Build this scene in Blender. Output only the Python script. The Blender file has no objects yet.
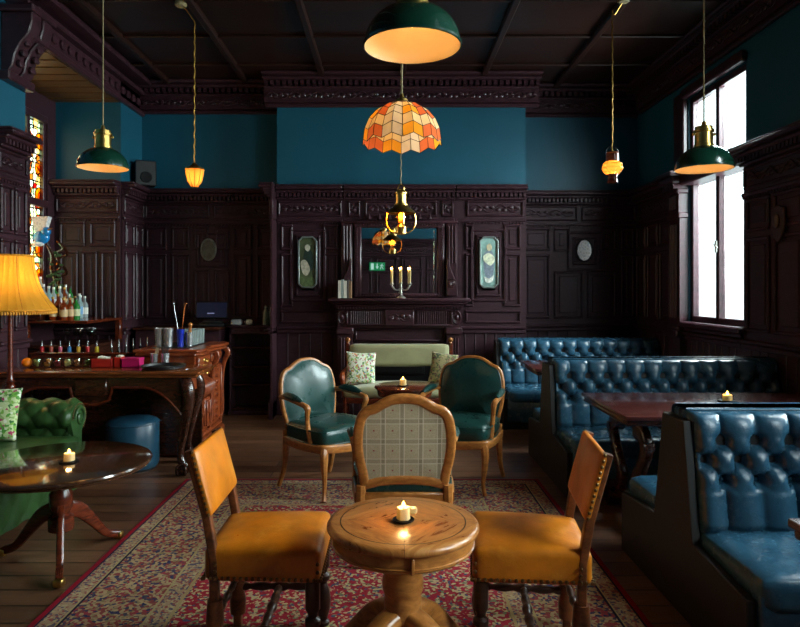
import bpy, bmesh, math, random
from mathutils import Vector, Matrix
random.seed(11)
PI = math.pi
SC = bpy.context.scene
COL = SC.collection
# ---------------------------------------------------------------- camera
cam_d = bpy.data.cameras.new('camera'); cam_d.sensor_width = 36; cam_d.lens = 28.8
cam_d.shift_x = 0.0125; cam_d.shift_y = -0.0294; cam_d.clip_start = 0.05; cam_d.clip_end = 200
cam = bpy.data.objects.new('camera', cam_d); COL.objects.link(cam)
cam.location = (0, 0, 1.5); cam.rotation_euler = (PI/2, 0, 0); SC.camera = cam
# ---------------------------------------------------------------- exposure, sky, daylight
SC.view_settings.view_transform = 'Standard'; SC.view_settings.look = 'None'
SC.view_settings.exposure = 0.0; SC.view_settings.gamma = 1.0; SC.view_settings.use_curve_mapping = False
wd = bpy.data.worlds.new('overcast_sky'); SC.world = wd; wd.use_nodes = True
wn = wd.node_tree.nodes; wl = wd.node_tree.links
bg = wn['Background']; bg.inputs[1].default_value = 7.0
tc = wn.new('ShaderNodeTexCoord'); sx = wn.new('ShaderNodeSeparateXYZ'); rp = wn.new('ShaderNodeValToRGB')
wl.new(tc.outputs['Generated'], sx.inputs[0]); wl.new(sx.outputs[2], rp.inputs[0]); wl.new(rp.outputs[0], bg.inputs[0])
rp.color_ramp.elements[0].color = (.55, .60, .60, 1); rp.color_ramp.elements[0].position = 0.0
rp.color_ramp.elements[1].color = (.93, .97, 1, 1); rp.color_ramp.elements[1].position = .35
def daylight(name, loc, rot, sx_, sy_, watts, col=(.98, .985, 1)):
    l = bpy.data.lights.new(name, 'AREA'); l.shape = 'RECTANGLE'; l.size = sx_; l.size_y = sy_
    l.energy = watts; l.color = col; l.spread = math.radians(150)
    o = bpy.data.objects.new(name, l); COL.objects.link(o); o.location = loc; o.rotation_euler = rot
    return o
# overcast daylight standing outside the tall windows of the right wall (X = 3.15), and outside the stained glass
daylight('daylight_rear_window', (3.72, 6.2, 2.75), (0, PI*.5 - .45, 0), 2.6, 1.2, 680)
daylight('daylight_side_window', (3.72, 3.2, 2.75), (0, PI*.5 - .45, 0), 2.6, 1.2, 470)
daylight('daylight_near_window', (3.72, 0.9, 2.75), (0, PI*.5 - .45, 0), 2.6, 1.2, 470)
daylight('daylight_stained_window', (-4.4, 7.0, 2.5), (0, -PI*.5, 0), 2.4, 2.6, 90)
# ---------------------------------------------------------------- mesh helpers
def BM(): return bmesh.new()
def V(*a): return Vector(a)
def xf(vs, M):
    if M is not None:
        for v in vs: v.co = M @ v.co
    return vs
def T(x=0, y=0, z=0, rx=0, ry=0, rz=0, s=1):
    return Matrix.Translation((x, y, z)) @ Matrix.Rotation(rz, 4, 'Z') @ Matrix.Rotation(ry, 4, 'Y') @ Matrix.Rotation(rx, 4, 'X') @ Matrix.Scale(s, 4)
def box(bm, c, s, bev=0, M=None, seg=1):
    r = bmesh.ops.create_cube(bm, size=1)
    vs = r['verts']
    for v in vs: v.co = V(c[0]+v.co.x*s[0], c[1]+v.co.y*s[1], c[2]+v.co.z*s[2])
    if bev:
        es = list({e for v in vs for e in v.link_edges})
        r = bmesh.ops.bevel(bm, geom=es, offset=bev, segments=seg, affect='EDGES', profile=.5)
        vs = list({v for f in r['faces'] for v in f.verts} | {v for v in vs if v.is_valid})
    return xf(vs, M)
def bx(bm, x0, x1, y0, y1, z0, z1, bev=0, M=None, seg=1):
    return box(bm, ((x0+x1)/2, (y0+y1)/2, (z0+z1)/2), (abs(x1-x0), abs(y1-y0), abs(z1-z0)), bev, M, seg)
def softbox(bm, c, s, r, dome=0, cuts=9, M=None, fn=None):
    vs = bmesh.ops.create_cube(bm, size=2)['verts']
    es = list({e for v in vs for e in v.link_edges})
    k = bmesh.ops.subdivide_edges(bm, edges=es, cuts=cuts, use_grid_fill=True)
    vs = list({g for q in ('geom_inner', 'geom') for g in k[q] if isinstance(g, bmesh.types.BMVert) and g.is_valid} | {v for v in vs if v.is_valid})
    vs = list({v for w in vs for f in w.link_faces for v in f.verts})
    hx, hy, hz = s[0]/2, s[1]/2, s[2]/2
    for v in vs:
        n = [math.copysign(abs(q)**.55, q) for q in v.co]
        p = V(n[0]*hx, n[1]*hy, n[2]*hz)
        rr = min(r, hx*.98, hy*.98, hz*.98)
        q = V(*(max(-(h-rr), min(h-rr, a)) for a, h in zip(p, (hx, hy, hz))))
        d = p-q
        if d.length > 1e-6: p = q + d.normalized()*rr
        if dome and p.z > 0: p.z += dome*max(0, 1-(p.x/hx)**2)*max(0, 1-(p.y/hy)**2)
        if fn: p = fn(p)
        v.co = p + V(*c)
    return xf(vs, M)
def lathe(bm, prof, c=(0, 0, 0), seg=20, M=None, wob=None):
    rings = []; allv = []
    for r, z in prof:
        if r < 1e-5: ring = [bm.verts.new((c[0], c[1], c[2]+z))]
        else:
            ring = []
            for i in range(seg):
                a = 2*PI*i/seg; q = r*(wob(a, z) if wob else 1)
                ring.append(bm.verts.new((c[0]+q*math.cos(a), c[1]+q*math.sin(a), c[2]+z)))
        rings.append(ring); allv += ring
    for A, B in zip(rings, rings[1:]):
        for i in range(seg):
            j = (i+1) % seg
            if len(A) == 1 and len(B) == 1: continue
            if len(A) == 1: f = (A[0], B[j], B[i])
            elif len(B) == 1: f = (A[i], A[j], B[0])
            else: f = (A[i], A[j], B[j], B[i])
            try: bm.faces.new(f)
            except ValueError: pass
    return xf(allv, M)
def circ(r, n=8, ry=None): return [(r*math.cos(2*PI*i/n), (ry or r)*math.sin(2*PI*i/n)) for i in range(n)]
def rrect(w, h, r, n=3):
    o = []
    for cx, cy, a0 in ((w/2-r, h/2-r, 0), (-w/2+r, h/2-r, PI/2), (-w/2+r, -h/2+r, PI), (w/2-r, -h/2+r, 1.5*PI)):
        for i in range(n+1): a = a0+PI/2*i/n; o.append((cx+r*math.cos(a), cy+r*math.sin(a)))
    return o
def cr(pts, n=6, closed=False):
    P = [Vector(p) for p in pts]; out = []; L = len(P)
    for i in range(L if closed else L-1):
        if closed: a, b, c, d = P[i-1], P[i], P[(i+1) % L], P[(i+2) % L]
        else: a, b, c, d = P[max(i-1, 0)], P[i], P[i+1], P[min(i+2, L-1)]
        for k in range(n):
            t = k/n
            out.append(.5*((2*b)+(c-a)*t+(2*a-5*b+4*c-d)*t*t+(3*b-a-3*c+d)*t**3))
    if not closed: out.append(P[-1])
    return out
def sweep(bm, pts, prof, nrm=None, closed=False, scale=None, M=None):
    P = [Vector(p) for p in pts]; n = len(P); rings = []; allv = []
    prev = None
    for i, p in enumerate(P):
        if closed: t = P[(i+1) % n]-P[i-1]
        else: t = P[min(i+1, n-1)]-P[max(i-1, 0)]
        t.normalize()
        if nrm is not None:
            b = Vector(nrm); s = t.cross(b)
            if s.length < 1e-5: s = prev or t.orthogonal()
            s.normalize(); prev = s
        else:
            if prev is None: s = t.orthogonal().normalized()
            else:
                s = prev - t*prev.dot(t)
                s = s.normalized() if s.length > 1e-6 else t.orthogonal().normalized()
            prev = s; b = t.cross(s)
        k = scale[i] if scale else 1
        ka, kb = k if isinstance(k, (tuple, list)) else (k, k)
        ring = [bm.verts.new(p + s*(a*ka) + b*(c*kb)) for a, c in prof]
        rings.append(ring); allv += ring
    m = len(prof)
    for i in range(n if closed else n-1):
        A, B = rings[i], rings[(i+1) % n]
        for j in range(m):
            k = (j+1) % m
            bm.faces.new((A[j], A[k], B[k], B[j]))
    if not closed:
        bm.faces.new(rings[0][::-1]); bm.faces.new(rings[-1])
    return xf(allv, M)
def tube(bm, pts, r, n=8, closed=False, M=None):
    if isinstance(r, (list, tuple)):
        return sweep(bm, pts, circ(1, n), None, closed, list(r), M)
    return sweep(bm, pts, circ(r, n), None, closed, None, M)
def lerp_list(vals, n):
    out = []
    for i in range(n):
        t = i/(n-1)*(len(vals)-1); k = min(int(t), len(vals)-2); f = t-k
        out.append(vals[k]*(1-f)+vals[k+1]*f)
    return out
def prism(bm, poly, d, M=None, bev=0):
    """polygon in XZ, extruded from y=0 to y=d"""
    A = [bm.verts.new((x, 0, z)) for x, z in poly]; B = [bm.verts.new((x, d, z)) for x, z in poly]
    n = len(poly)
    fs = [bm.faces.new(A), bm.faces.new(B[::-1])]
    for i in range(n): fs.append(bm.faces.new((A[i], B[i], B[(i+1) % n], A[(i+1) % n])))
    bmesh.ops.recalc_face_normals(bm, faces=fs)
    vs = A+B
    if bev:
        es = [e for f in fs[:2] for e in f.edges]
        r = bmesh.ops.bevel(bm, geom=es, offset=bev, segments=1, affect='EDGES')
        vs = list({v for v in vs if v.is_valid} | set(r['verts']))
    return xf(vs, M)
def ball(bm, c, r, seg=8, rings=6, s=(1, 1, 1), M=None):
    pr = [(r*math.sin(PI*i/rings), -r*math.cos(PI*i/rings)) for i in range(rings+1)]
    pr[0] = (0, -r); pr[-1] = (0, r)
    vs = lathe(bm, pr, (0, 0, 0), seg)
    for v in vs: v.co = V(v.co.x*s[0]+c[0], v.co.y*s[1]+c[1], v.co.z*s[2]+c[2])
    return xf(vs, M)
def pad(bm, outl, ctr, nrm, bulge, rings=6, p=2.0, back=None, M=None):
    """puffed panel filling a closed outline"""
    P = [Vector(q) for q in outl]; c = Vector(ctr); nv = Vector(nrm).normalized(); R = []; allv = []
    for k in range(rings):
        f = 1-(k/rings)
        R.append([bm.verts.new(c+(q-c)*f+nv*(bulge*(1-f**p))) for q in P]); allv += R[-1]
    top = bm.verts.new(c+nv*bulge); allv.append(top)
    n = len(P)
    for A, B in zip(R, R[1:]):
        for i in range(n): bm.faces.new((A[i], A[(i+1) % n], B[(i+1) % n], B[i]))
    for i in range(n): bm.faces.new((R[-1][i], R[-1][(i+1) % n], top))
    if back is not None:
        Bk = [bm.verts.new(q+nv*back) for q in P]; allv += Bk
        for i in range(n): bm.faces.new((Bk[i], Bk[(i+1) % n], R[0][(i+1) % n], R[0][i]))
        bm.faces.new(Bk[::-1])
    return xf(allv, M)
def gridsurf(bm, f, nu, nv, closed_u=False, M=None):
    G = [[bm.verts.new(f(i/nu, j/nv)) for j in range(nv+1)] for i in range(nu+1)]
    for i in range(nu):
        for j in range(nv): bm.faces.new((G[i][j], G[i+1][j], G[i+1][j+1], G[i][j+1]))
    return xf([v for r in G for v in r], M)
def rot_rings(bm, rings, cap=True, M=None):
    R = [[bm.verts.new(p) for p in r] for r in rings]; n = len(R[0])
    for A, B in zip(R, R[1:]):
        for i in range(n): bm.faces.new((A[i], A[(i+1) % n], B[(i+1) % n], B[i]))
    if cap: bm.faces.new(R[0][::-1]); bm.faces.new(R[-1])
    return xf([v for r in R for v in r], M)
def obj(name, bm, m, parent=None, smooth=40, loc=None, rz=0, recalc=True):
    if recalc: bmesh.ops.recalc_face_normals(bm, faces=bm.faces[:])
    me = bpy.data.meshes.new(name); bm.to_mesh(me); bm.free()
    for k in (m if isinstance(m, (list, tuple)) else [m]): me.materials.append(k)
    if smooth:
        for p in me.polygons: p.use_smooth = True
        me.set_sharp_from_angle(angle=math.radians(smooth))
    o = bpy.data.objects.new(name, me); COL.objects.link(o)
    if parent is not None: o.parent = parent
    if loc is not None: o.location = loc
    o.rotation_euler.z = rz
    return o
def tag(o, label, cat, group=None):
    o['label'] = label; o['category'] = cat
    if group: o['group'] = group
    return o
def thing(name, label, cat, loc=(0, 0, 0), rz=0, group=None):
    o = bpy.data.objects.new(name, None); COL.objects.link(o); o.empty_display_size = .1
    o.location = loc; o.rotation_euler = (0, 0, rz)
    return tag(o, label, cat, group)
def dup(root, loc, rz=None, label=None, group=None):
    r = root.copy(); COL.objects.link(r); r.location = loc
    if rz is not None: r.rotation_euler.z = rz
    if label: r['label'] = label
    if group: r['group'] = group
    for ch in list(root.children):
        c = ch.copy(); COL.objects.link(c); c.parent = r
        for g in list(ch.children):
            d = g.copy(); COL.objects.link(d); d.parent = c
    return r
def struct(name, bm, m, parent=None, smooth=35, loc=None, rz=0):
    o = obj(name, bm, m, parent, smooth, loc, rz)
    if parent is None: o['kind'] = 'structure'
    return o
def glow(name, loc, watts, col, r=.02, parent=None):
    l = bpy.data.lights.new(name, 'POINT'); l.energy = watts; l.color = col; l.shadow_soft_size = r
    o = bpy.data.objects.new(name, l); COL.objects.link(o); o.location = loc
    if parent is not None: o.parent = parent
    return o
# ---------------------------------------------------------------- material helpers
def hx(h):
    h = h.lstrip('#'); c = [int(h[i:i+2], 16)/255 for i in (0, 2, 4)]
    return tuple(x/12.92 if x <= .04045 else ((x+.055)/1.055)**2.4 for x in c)+(1,)
class NT:
    def __init__(s, name):
        s.m = bpy.data.materials.new(name); s.m.use_nodes = True
        s.n = s.m.node_tree.nodes; s.l = s.m.node_tree.links; s.b = s.n['Principled BSDF']
        s.out = s.n['Material Output']; s.co = s.n.new('ShaderNodeTexCoord').outputs['Object']
    def new(s, t, **k):
        n = s.n.new(t)
        for a, b in k.items(): setattr(n, a, b)
        return n
    def link(s, a, b): s.l.new(a, b)
    def mapped(s, scale=(1, 1, 1), rot=(0, 0, 0)):
        n = s.new('ShaderNodeMapping'); n.inputs['Scale'].default_value = scale; n.inputs['Rotation'].default_value = rot
        s.link(s.co, n.inputs[0]); return n.outputs[0]
    def noise(s, scale, vec=None, detail=4, rough=.55, out='Fac', dist=0):
        n = s.new('ShaderNodeTexNoise'); n.inputs['Scale'].default_value = scale; n.inputs['Detail'].default_value = detail
        n.inputs['Roughness'].default_value = rough; n.inputs['Distortion'].default_value = dist
        s.link(vec if vec is not None else s.co, n.inputs['Vector']); return n.outputs[out]
    def voro(s, scale, vec=None, out='Distance', feature='F1'):
        n = s.new('ShaderNodeTexVoronoi', feature=feature); n.inputs['Scale'].default_value = scale
        s.link(vec if vec is not None else s.co, n.inputs['Vector']); return n.outputs[out]
    def ramp(s, fac, stops, interp='LINEAR'):
        n = s.new('ShaderNodeValToRGB'); r = n.color_ramp; r.interpolation = interp
        while len(r.elements) < len(stops): r.elements.new(.5)
        for e, (p, c) in zip(r.elements, stops):
            e.position = p; e.color = hx(c) if isinstance(c, str) else c
        s.link(fac, n.inputs[0]); return n.outputs[0]
    def math(s, op, a, b=0.0, c=None):
        n = s.new('ShaderNodeMath', operation=op)
        for i, v in enumerate((a, b) if c is None else (a, b, c)):
            if isinstance(v, (int, float)): n.inputs[i].default_value = v
            else: s.link(v, n.inputs[i])
        return n.outputs[0]
    def mix(s, fac, a, b, mode='MIX'):
        n = s.new('ShaderNodeMix', data_type='RGBA', blend_type=mode)
        for i, v in ((0, fac), (6, a), (7, b)):
            if isinstance(v, (int, float)): n.inputs[i].default_value = v
            elif isinstance(v, str): n.inputs[i].default_value = hx(v)
            elif isinstance(v, tuple): n.inputs[i].default_value = v
            else: s.link(v, n.inputs[i])
        return n.outputs[2]
    def sep(s):
        n = s.new('ShaderNodeSeparateXYZ'); s.link(s.co, n.inputs[0]); return n.outputs
    def bump(s, h, strength=.3, dist=.01):
        n = s.new('ShaderNodeBump'); n.inputs['Strength'].default_value = strength; n.inputs['Distance'].default_value = dist
        s.link(h, n.inputs['Height']); s.link(n.outputs[0], s.b.inputs['Normal']); return n
    def set(s, **k):
        names = dict(rough='Roughness', metal='Metallic', spec='Specular IOR Level', coat='Coat Weight', coatr='Coat Roughness', trans='Transmission Weight',
                     ior='IOR', sheen='Sheen Weight', color='Base Color', emit='Emission Color', estr='Emission Strength', alpha='Alpha', sss='Subsurface Weight')
        for a, v in k.items():
            i = s.b.inputs[names[a]]
            if isinstance(v, str): i.default_value = hx(v)
            elif isinstance(v, (int, float, tuple)): i.default_value = v
            else: s.link(v, i)
        return s
def plain(name, c, rough=.5, amt=.18, scale=6, bump=0, bscale=60, **k):
    t = NT(name); base = hx(c)
    lo = tuple(x*(1-amt) for x in base[:3])+(1,); hi = tuple(min(1, x*(1+amt)) for x in base[:3])+(1,)
    t.set(color=t.ramp(t.noise(scale), [(.3, lo), (.7, hi)]), rough=rough, **k)
    if bump: t.bump(t.noise(bscale, detail=3), bump, .004)
    return t.m
def wood(name, c1, c2, rough=.4, sc=(2, 2, 30), amt=1.0, coat=0, bump=.08, **k):
    t = NT(name); v = t.mapped(sc)
    n = t.noise(3.0, v, 6, .6, dist=.6)
    t.set(color=t.ramp(n, [(.32, c1), (.68, c2)]), rough=rough, coat=coat, coatr=.15, **k)
    if bump: t.bump(n, bump, .004)
    return t.m
def leather(name, c, rough=.36, amt=.35, wear=None, scale=5, bump=.22, coat=0):
    t = NT(name); b = hx(c)
    lo = tuple(x*(1-amt) for x in b[:3])+(1,); hi = tuple(min(1, x*(1+amt)) for x in b[:3])+(1,)
    col = t.ramp(t.noise(scale, detail=5), [(.3, lo), (.7, hi)])
    if wear:
        col = t.mix(t.ramp(t.noise(9, detail=8, rough=.7), [(.52, (0, 0, 0, 1)), (.72, (.6, .6, .6, 1))]), col, wear)
    r = t.math('MULTIPLY_ADD', t.noise(14), .25, rough-.12)
    t.set(color=col, rough=r, coat=coat, coatr=.2)
    t.bump(t.math('ADD', t.math('MULTIPLY', t.voro(160), .5), t.noise(12, detail=3)), bump, .004)
    return t.m
def emis(name, c, strength):
    t = NT(name); n = t.ramp(t.noise(3), [(.2, c), (.8, c)])
    t.set(color='#000000', emit=n, estr=strength, rough=.5); return t.m
def glassy(name, c, rough=.03, clear=.75, spec_rough=None):
    """thin clear glass: transparent tint with a fresnel reflection"""
    t = NT(name); tr = t.new('ShaderNodeBsdfTransparent'); gl = t.new('ShaderNodeBsdfGlossy'); mx = t.new('ShaderNodeMixShader')
    fr = t.new('ShaderNodeFresnel'); 
    ge = t.new('ShaderNodeNewGeometry'); t.link(t.math('MULTIPLY_ADD', ge.outputs['Backfacing'], 1/1.45-1.45, 1.45), fr.inputs[0])
    col = t.ramp(t.noise(4), [(0, c), (1, c)])
    t.link(col, tr.inputs[0]); gl.inputs['Roughness'].default_value = rough
    t.link(t.math('MULTIPLY_ADD', fr.outputs[0], 1.0, 1-clear), mx.inputs[0])
    t.link(tr.outputs[0], mx.inputs[1]); t.link(gl.outputs[0], mx.inputs[2]); t.link(mx.outputs[0], t.out.inputs[0])
    return t.m
# ---------------------------------------------------------------- materials
M = {}
M['panel'] = wood('dark_panelling', '#2b181c', '#3f242d', .44, (3, 3, 14), bump=.05, spec=.34)
M['carved'] = wood('carved_dark_wood', '#2a181d', '#42252c', .33, (5, 5, 9))
M['ceilwood'] = wood('ceiling_boards', '#1a0d0a', '#30180f', .34, (1.2, 12, 2))
M['soffit'] = wood('soffit_boards', '#4a3114', '#6b4a20', .4, (1.2, 10, 2))
M['blue'] = plain('petrol_blue_paint', '#0e5064', .5, .12, 1.3, bump=.06, bscale=9)
M['black'] = plain('black_plastic', '#121214', .4)
M['iron'] = plain('cast_iron', '#17161a', .45, metal=.6)
M['brass'] = plain('aged_brass', '#dcb465', .28, .25, 14, metal=1)
M['steel'] = plain('brushed_steel', '#c4c5c6', .24, .1, 20, metal=.75)
M['silver'] = plain('silver_plate', '#c8c4bc', .3, .1, 20, metal=.85)
M['cream'] = None
M['white'] = plain('white_gloss', '#dcdcd6', .4, .06)
M['flame'] = emis('candle_flame', '#ffb84a', 22)
M['bulb'] = emis('filament_glow', '#ffb65a', 22)
M['mahog'] = wood('mahogany', '#3a150c', '#6d2c16', .22, (4, 4, 18), coat=.3)
M['mahogx'] = wood('mahogany_top', '#3f180e', '#70301a', .16, (1.5, 14, 5), coat=.4)
M['carvedm'] = wood('carved_walnut', '#5a2410', '#93431f', .3, (4, 4, 10), coat=.2)
M['darkwal'] = wood('dark_walnut', '#22100a', '#442012', .25, (4, 4, 12), coat=.3)
M['oak'] = wood('golden_oak', '#8a5122', '#c07d3c', .3, (5, 5, 12), coat=.15)
M['beech'] = wood('honey_beech', '#8f5423', '#bd7a3c', .32, (6, 6, 14), coat=.2)
M['oakdark'] = wood('jacobean_oak', '#1e100b', '#3b2015', .32, (6, 6, 12))
M['chairpost'] = wood('worn_oak_post', '#3a1c0e', '#7a4220', .35, (6, 6, 9))
M['orange'] = leather('tan_orange_leather', '#b9680f', .34, .3, '#d98f36', 6)
M['green'] = leather('bottle_green_leather', '#173b37', .3, .25, None, 5)
M['chest'] = leather('grass_green_leather', '#2c4a24', .33, .35, None, 5)
M['blueL'] = leather('petrol_blue_leather', '#274c62', .25, .32, '#426d84', 4)
M['bluepouf'] = leather('dark_blue_leather', '#1d4256', .32, .3, None, 5)
M['blueD'] = plain('dark_bench_board', '#0e0908', .5)
M['olive'] = plain('olive_satin', '#97936a', .55, .1, 9, bump=.1, bscale=220, sheen=.3)
M['nail'] = plain('antique_nail', '#73583a', .3, .3, 30, metal=.9)
M['gold'] = plain('gilt', '#a07a34', .35, .2, 20, metal=.8)
M['greenpaint'] = plain('dark_green_enamel', '#0e3528', .22, .12, 4, coat=.5)
M['inner'] = plain('cream_enamel', '#dcc08c', .45, .05)
M['tvscreen'] = emis('till_screen', '#0c1230', .5)
M['tvtext'] = emis('till_text', '#b9c4ff', .6)
M['exit'] = emis('exit_sign_green', '#12a060', .75)
M['exitw'] = emis('exit_sign_white', '#d9fff0', .9)
M['glass'] = glassy('clear_glass', '#eef4f2', .02, .97)
M['pane'] = glassy('window_glass', '#dfe8e8', .03, .97)
M['amberfrost'] = None
M['amberglass'] = glassy('amber_lamp_glass', '#ffb64a', .08, .9)
M['paper'] = plain('paper', '#cfc6b0', .8, .1)
M['leaf'] = plain('dark_leaf', '#2c4a22', .6, .3)
M['linen'] = plain('cream_cord', '#8a7a55', .7)
M['mirror'] = plain('mirror_silver', '#cfd6d6', .015, .01, metal=1)
M['bluepot'] = plain('cobalt_glass', '#1c2fa0', .12, coat=.6)
# glass table top: dark wood under a sheet of glass
M['tabletop'] = wood('dark_polished_top', '#2c1a10', '#4a2c18', .06, (1.6, 12, 5), coat=1.0, bump=0)
M['redtop'] = wood('oxblood_top', '#3f1a17', '#5a2822', .26, (1.2, 9, 4), coat=.8)
def m_floor():
    t = NT('dark_floor_boards'); v = t.mapped((1, 1, 1))
    b = t.new('ShaderNodeTexBrick'); t.link(v, b.inputs[0])
    b.offset = .37; b.inputs['Scale'].default_value = 1; b.inputs['Mortar Size'].default_value = .006; b.inputs['Brick Width'].default_value = 2.6; b.inputs['Row Height'].default_value = .16
    b.inputs['Color1'].default_value = hx('#7a543c'); b.inputs['Color2'].default_value = hx('#5c3c2a'); b.inputs['Mortar'].default_value = hx('#0c0705')
    n = t.noise(3, t.mapped((1.2, 14, 1)), 7, .65)
    t.set(color=t.mix(.75, b.outputs[0], t.ramp(n, [(.25, '#96806e'), (.75, '#ffffff')]), 'MULTIPLY'),
          rough=t.math('MULTIPLY_ADD', t.noise(4, detail=6), .35, .2))
    t.bump(t.math('ADD', b.outputs[1], t.math('MULTIPLY', n, -.4)), .25, -.004)
    return t.m
M['floor'] = m_floor()
def m_rug():
    # local coords: centre of rug, x across (half 1.39), y along (half 2.0)
    t = NT('persian_rug'); s = t.sep(); HX, HY = 1.39, 2.05
    ex = t.math('SUBTRACT', HX, t.math('ABSOLUTE', s[0])); ey = t.math('SUBTRACT', HY, t.math('ABSOLUTE', s[1]))
    e = t.math('MINIMUM', ex, ey)
    def floral(scale, stops, seed):
        v = t.mapped((1, 1, 1), (0, 0, seed)); w = t.new('ShaderNodeVectorMath', operation='ADD')
        nn = t.noise(6, v, 2, out='Color'); sc = t.new('ShaderNodeVectorMath', operation='SCALE'); t.link(nn, sc.inputs[0]); sc.inputs['Scale'].default_value = .06
        t.link(v, w.inputs[0]); t.link(sc.outputs[0], w.inputs[1])
        vo = t.voro(scale, w.outputs[0], 'Color'); q = t.new('ShaderNodeSeparateColor'); t.link(vo, q.inputs[0])
        return t.ramp(q.outputs[0], stops, 'CONSTANT'), t.voro(scale, w.outputs[0], 'Distance')
    f1, d1 = floral(72, [(0, '#a02434'), (.46, '#c0ac7c'), (.6, '#8a1c28'), (.72, '#4b4a62'), (.8, '#b59c78'), (.92, '#77795a')], 0)
    f2, d2 = floral(66, [(0, '#ad906a'), (.22, '#8f443e'), (.46, '#4a4258'), (.58, '#b89c72'), (.74, '#8f7a56'), (.84, '#a03a44'), (.93, '#33345a')], .6)
    f3, d3 = floral(80, [(0, '#a88a6a'), (.4, '#985048'), (.6, '#b8a27a'), (.8, '#5b5060')], .3)
    # large medallions of beige-green inside the red field
    med = t.voro(1.35, t.mapped((1, .8, 1)), 'Distance')
    field = t.mix(t.ramp(med, [(.26, (1, 1, 1, 1)), (.30, (0, 0, 0, 1))]), f1, f2)
    col = t.mix(t.ramp(e, [(0, (0, 0, 0, 1)), (.62, (0, 0, 0, 1)), (.625, (1, 1, 1, 1))], 'CONSTANT'), f2, field)
    def band(a, b, c, col):
        k = t.math('MULTIPLY', t.math('GREATER_THAN', e, a), t.math('LESS_THAN', e, b)); return t.mix(k, col, c)
    col = band(-1, .03, '#8c1024', col); col = band(.03, .04, '#20203a', col)
    col = band(.04, .12, f3, col); col = band(.12, .128, '#b09a6a', col); col = band(.128, .14, '#241c30', col)
    col = band(.50, .512, '#b09a6a', col); col = band(.512, .60, f3, col); col = band(.60, .615, '#a88f60', col)
    fade = t.noise(1.6, detail=4)
    col = t.mix(.4, col, t.ramp(fade, [(.3, '#9a9088'), (.7, '#ffffff')]), 'MULTIPLY')
    col = t.mix(.2, col, t.ramp(t.noise(240, detail=2), [(.3, '#555555'), (.7, '#ffffff')]), 'MULTIPLY')
    t.set(color=col, rough=.92, spec=.15); t.bump(t.noise(300, detail=2), .4, .004)
    return t.m
M['rug'] = m_rug()
def m_plaid():
    t = NT('beige_plaid_wool'); s = t.sep()
    def stripe(c, period, off, width):
        f = t.math('FRACT', t.math('ADD', t.math('DIVIDE', c, period), off+10)); return t.math('LESS_THAN', f, width/period)
    x, z = s[0], s[2]
    col = t.ramp(t.noise(120, detail=2), [(.3, '#ab9c7c'), (.7, '#bfb08e')])
    def over(k, c, f=.7): nonlocal col; col = t.mix(t.math('MULTIPLY', k, f), col, c)
    over(stripe(x, .105, .0, .03), '#6f6450', .42); over(stripe(z, .115, .2, .03), '#6f6450', .32)
    over(stripe(x, .105, .0, .006), '#d8cdb0', .8); over(stripe(x, .105, -.24, .005), '#d8cdb0', .7)
    over(stripe(z, .115, .2, .006), '#d8cdb0', .7); over(stripe(z, .115, -.05, .005), '#d8cdb0', .6)
    over(t.math('MULTIPLY', stripe(x, .105, -.6, .009), stripe(z, .115, -.45, .009)), '#8d2c2c', .9)
    t.set(color=col, rough=.85, sheen=.3); t.bump(t.noise(400, detail=1), .3, .002)
    return t.m
M['plaid'] = m_plaid()
def m_floral(name, base, cols, scale=22):
    t = NT(name); w = t.new('ShaderNodeVectorMath', operation='ADD')
    sc = t.new('ShaderNodeVectorMath', operation='SCALE'); t.link(t.noise(9, out='Color'), sc.inputs[0]); sc.inputs['Scale'].default_value = .07
    t.link(t.co, w.inputs[0]); t.link(sc.outputs[0], w.inputs[1])
    q = t.new('ShaderNodeSeparateColor'); t.link(t.voro(scale, w.outputs[0], 'Color'), q.inputs[0])
    st = [(0, base)] + [(.42+.58*i/len(cols), c) for i, c in enumerate(cols)]
    c = t.ramp(q.outputs[0], st, 'CONSTANT')
    t.set(color=c, rough=.8, sheen=.2); return t.m
M['floralw'] = m_floral('white_floral_cotton', '#dcdcc8', ['#6f9a4a', '#9fbe68', '#c9d4aa', '#a8556a', '#5a7d44', '#c98a55', '#5f7f9a'], 58)
M['florald'] = m_floral('olive_floral_cotton', '#96895c', ['#4f5c2c', '#6e7440', '#5d3438', '#8f7f52', '#3f4a2a', '#7d4a3a'], 58)
M['floralg'] = m_floral('garden_floral_cotton', '#b9c790', ['#4e8f2f', '#74a83f', '#a83a5e', '#2f6b2a', '#d5d7c0', '#8aa860'], 58)
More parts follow.
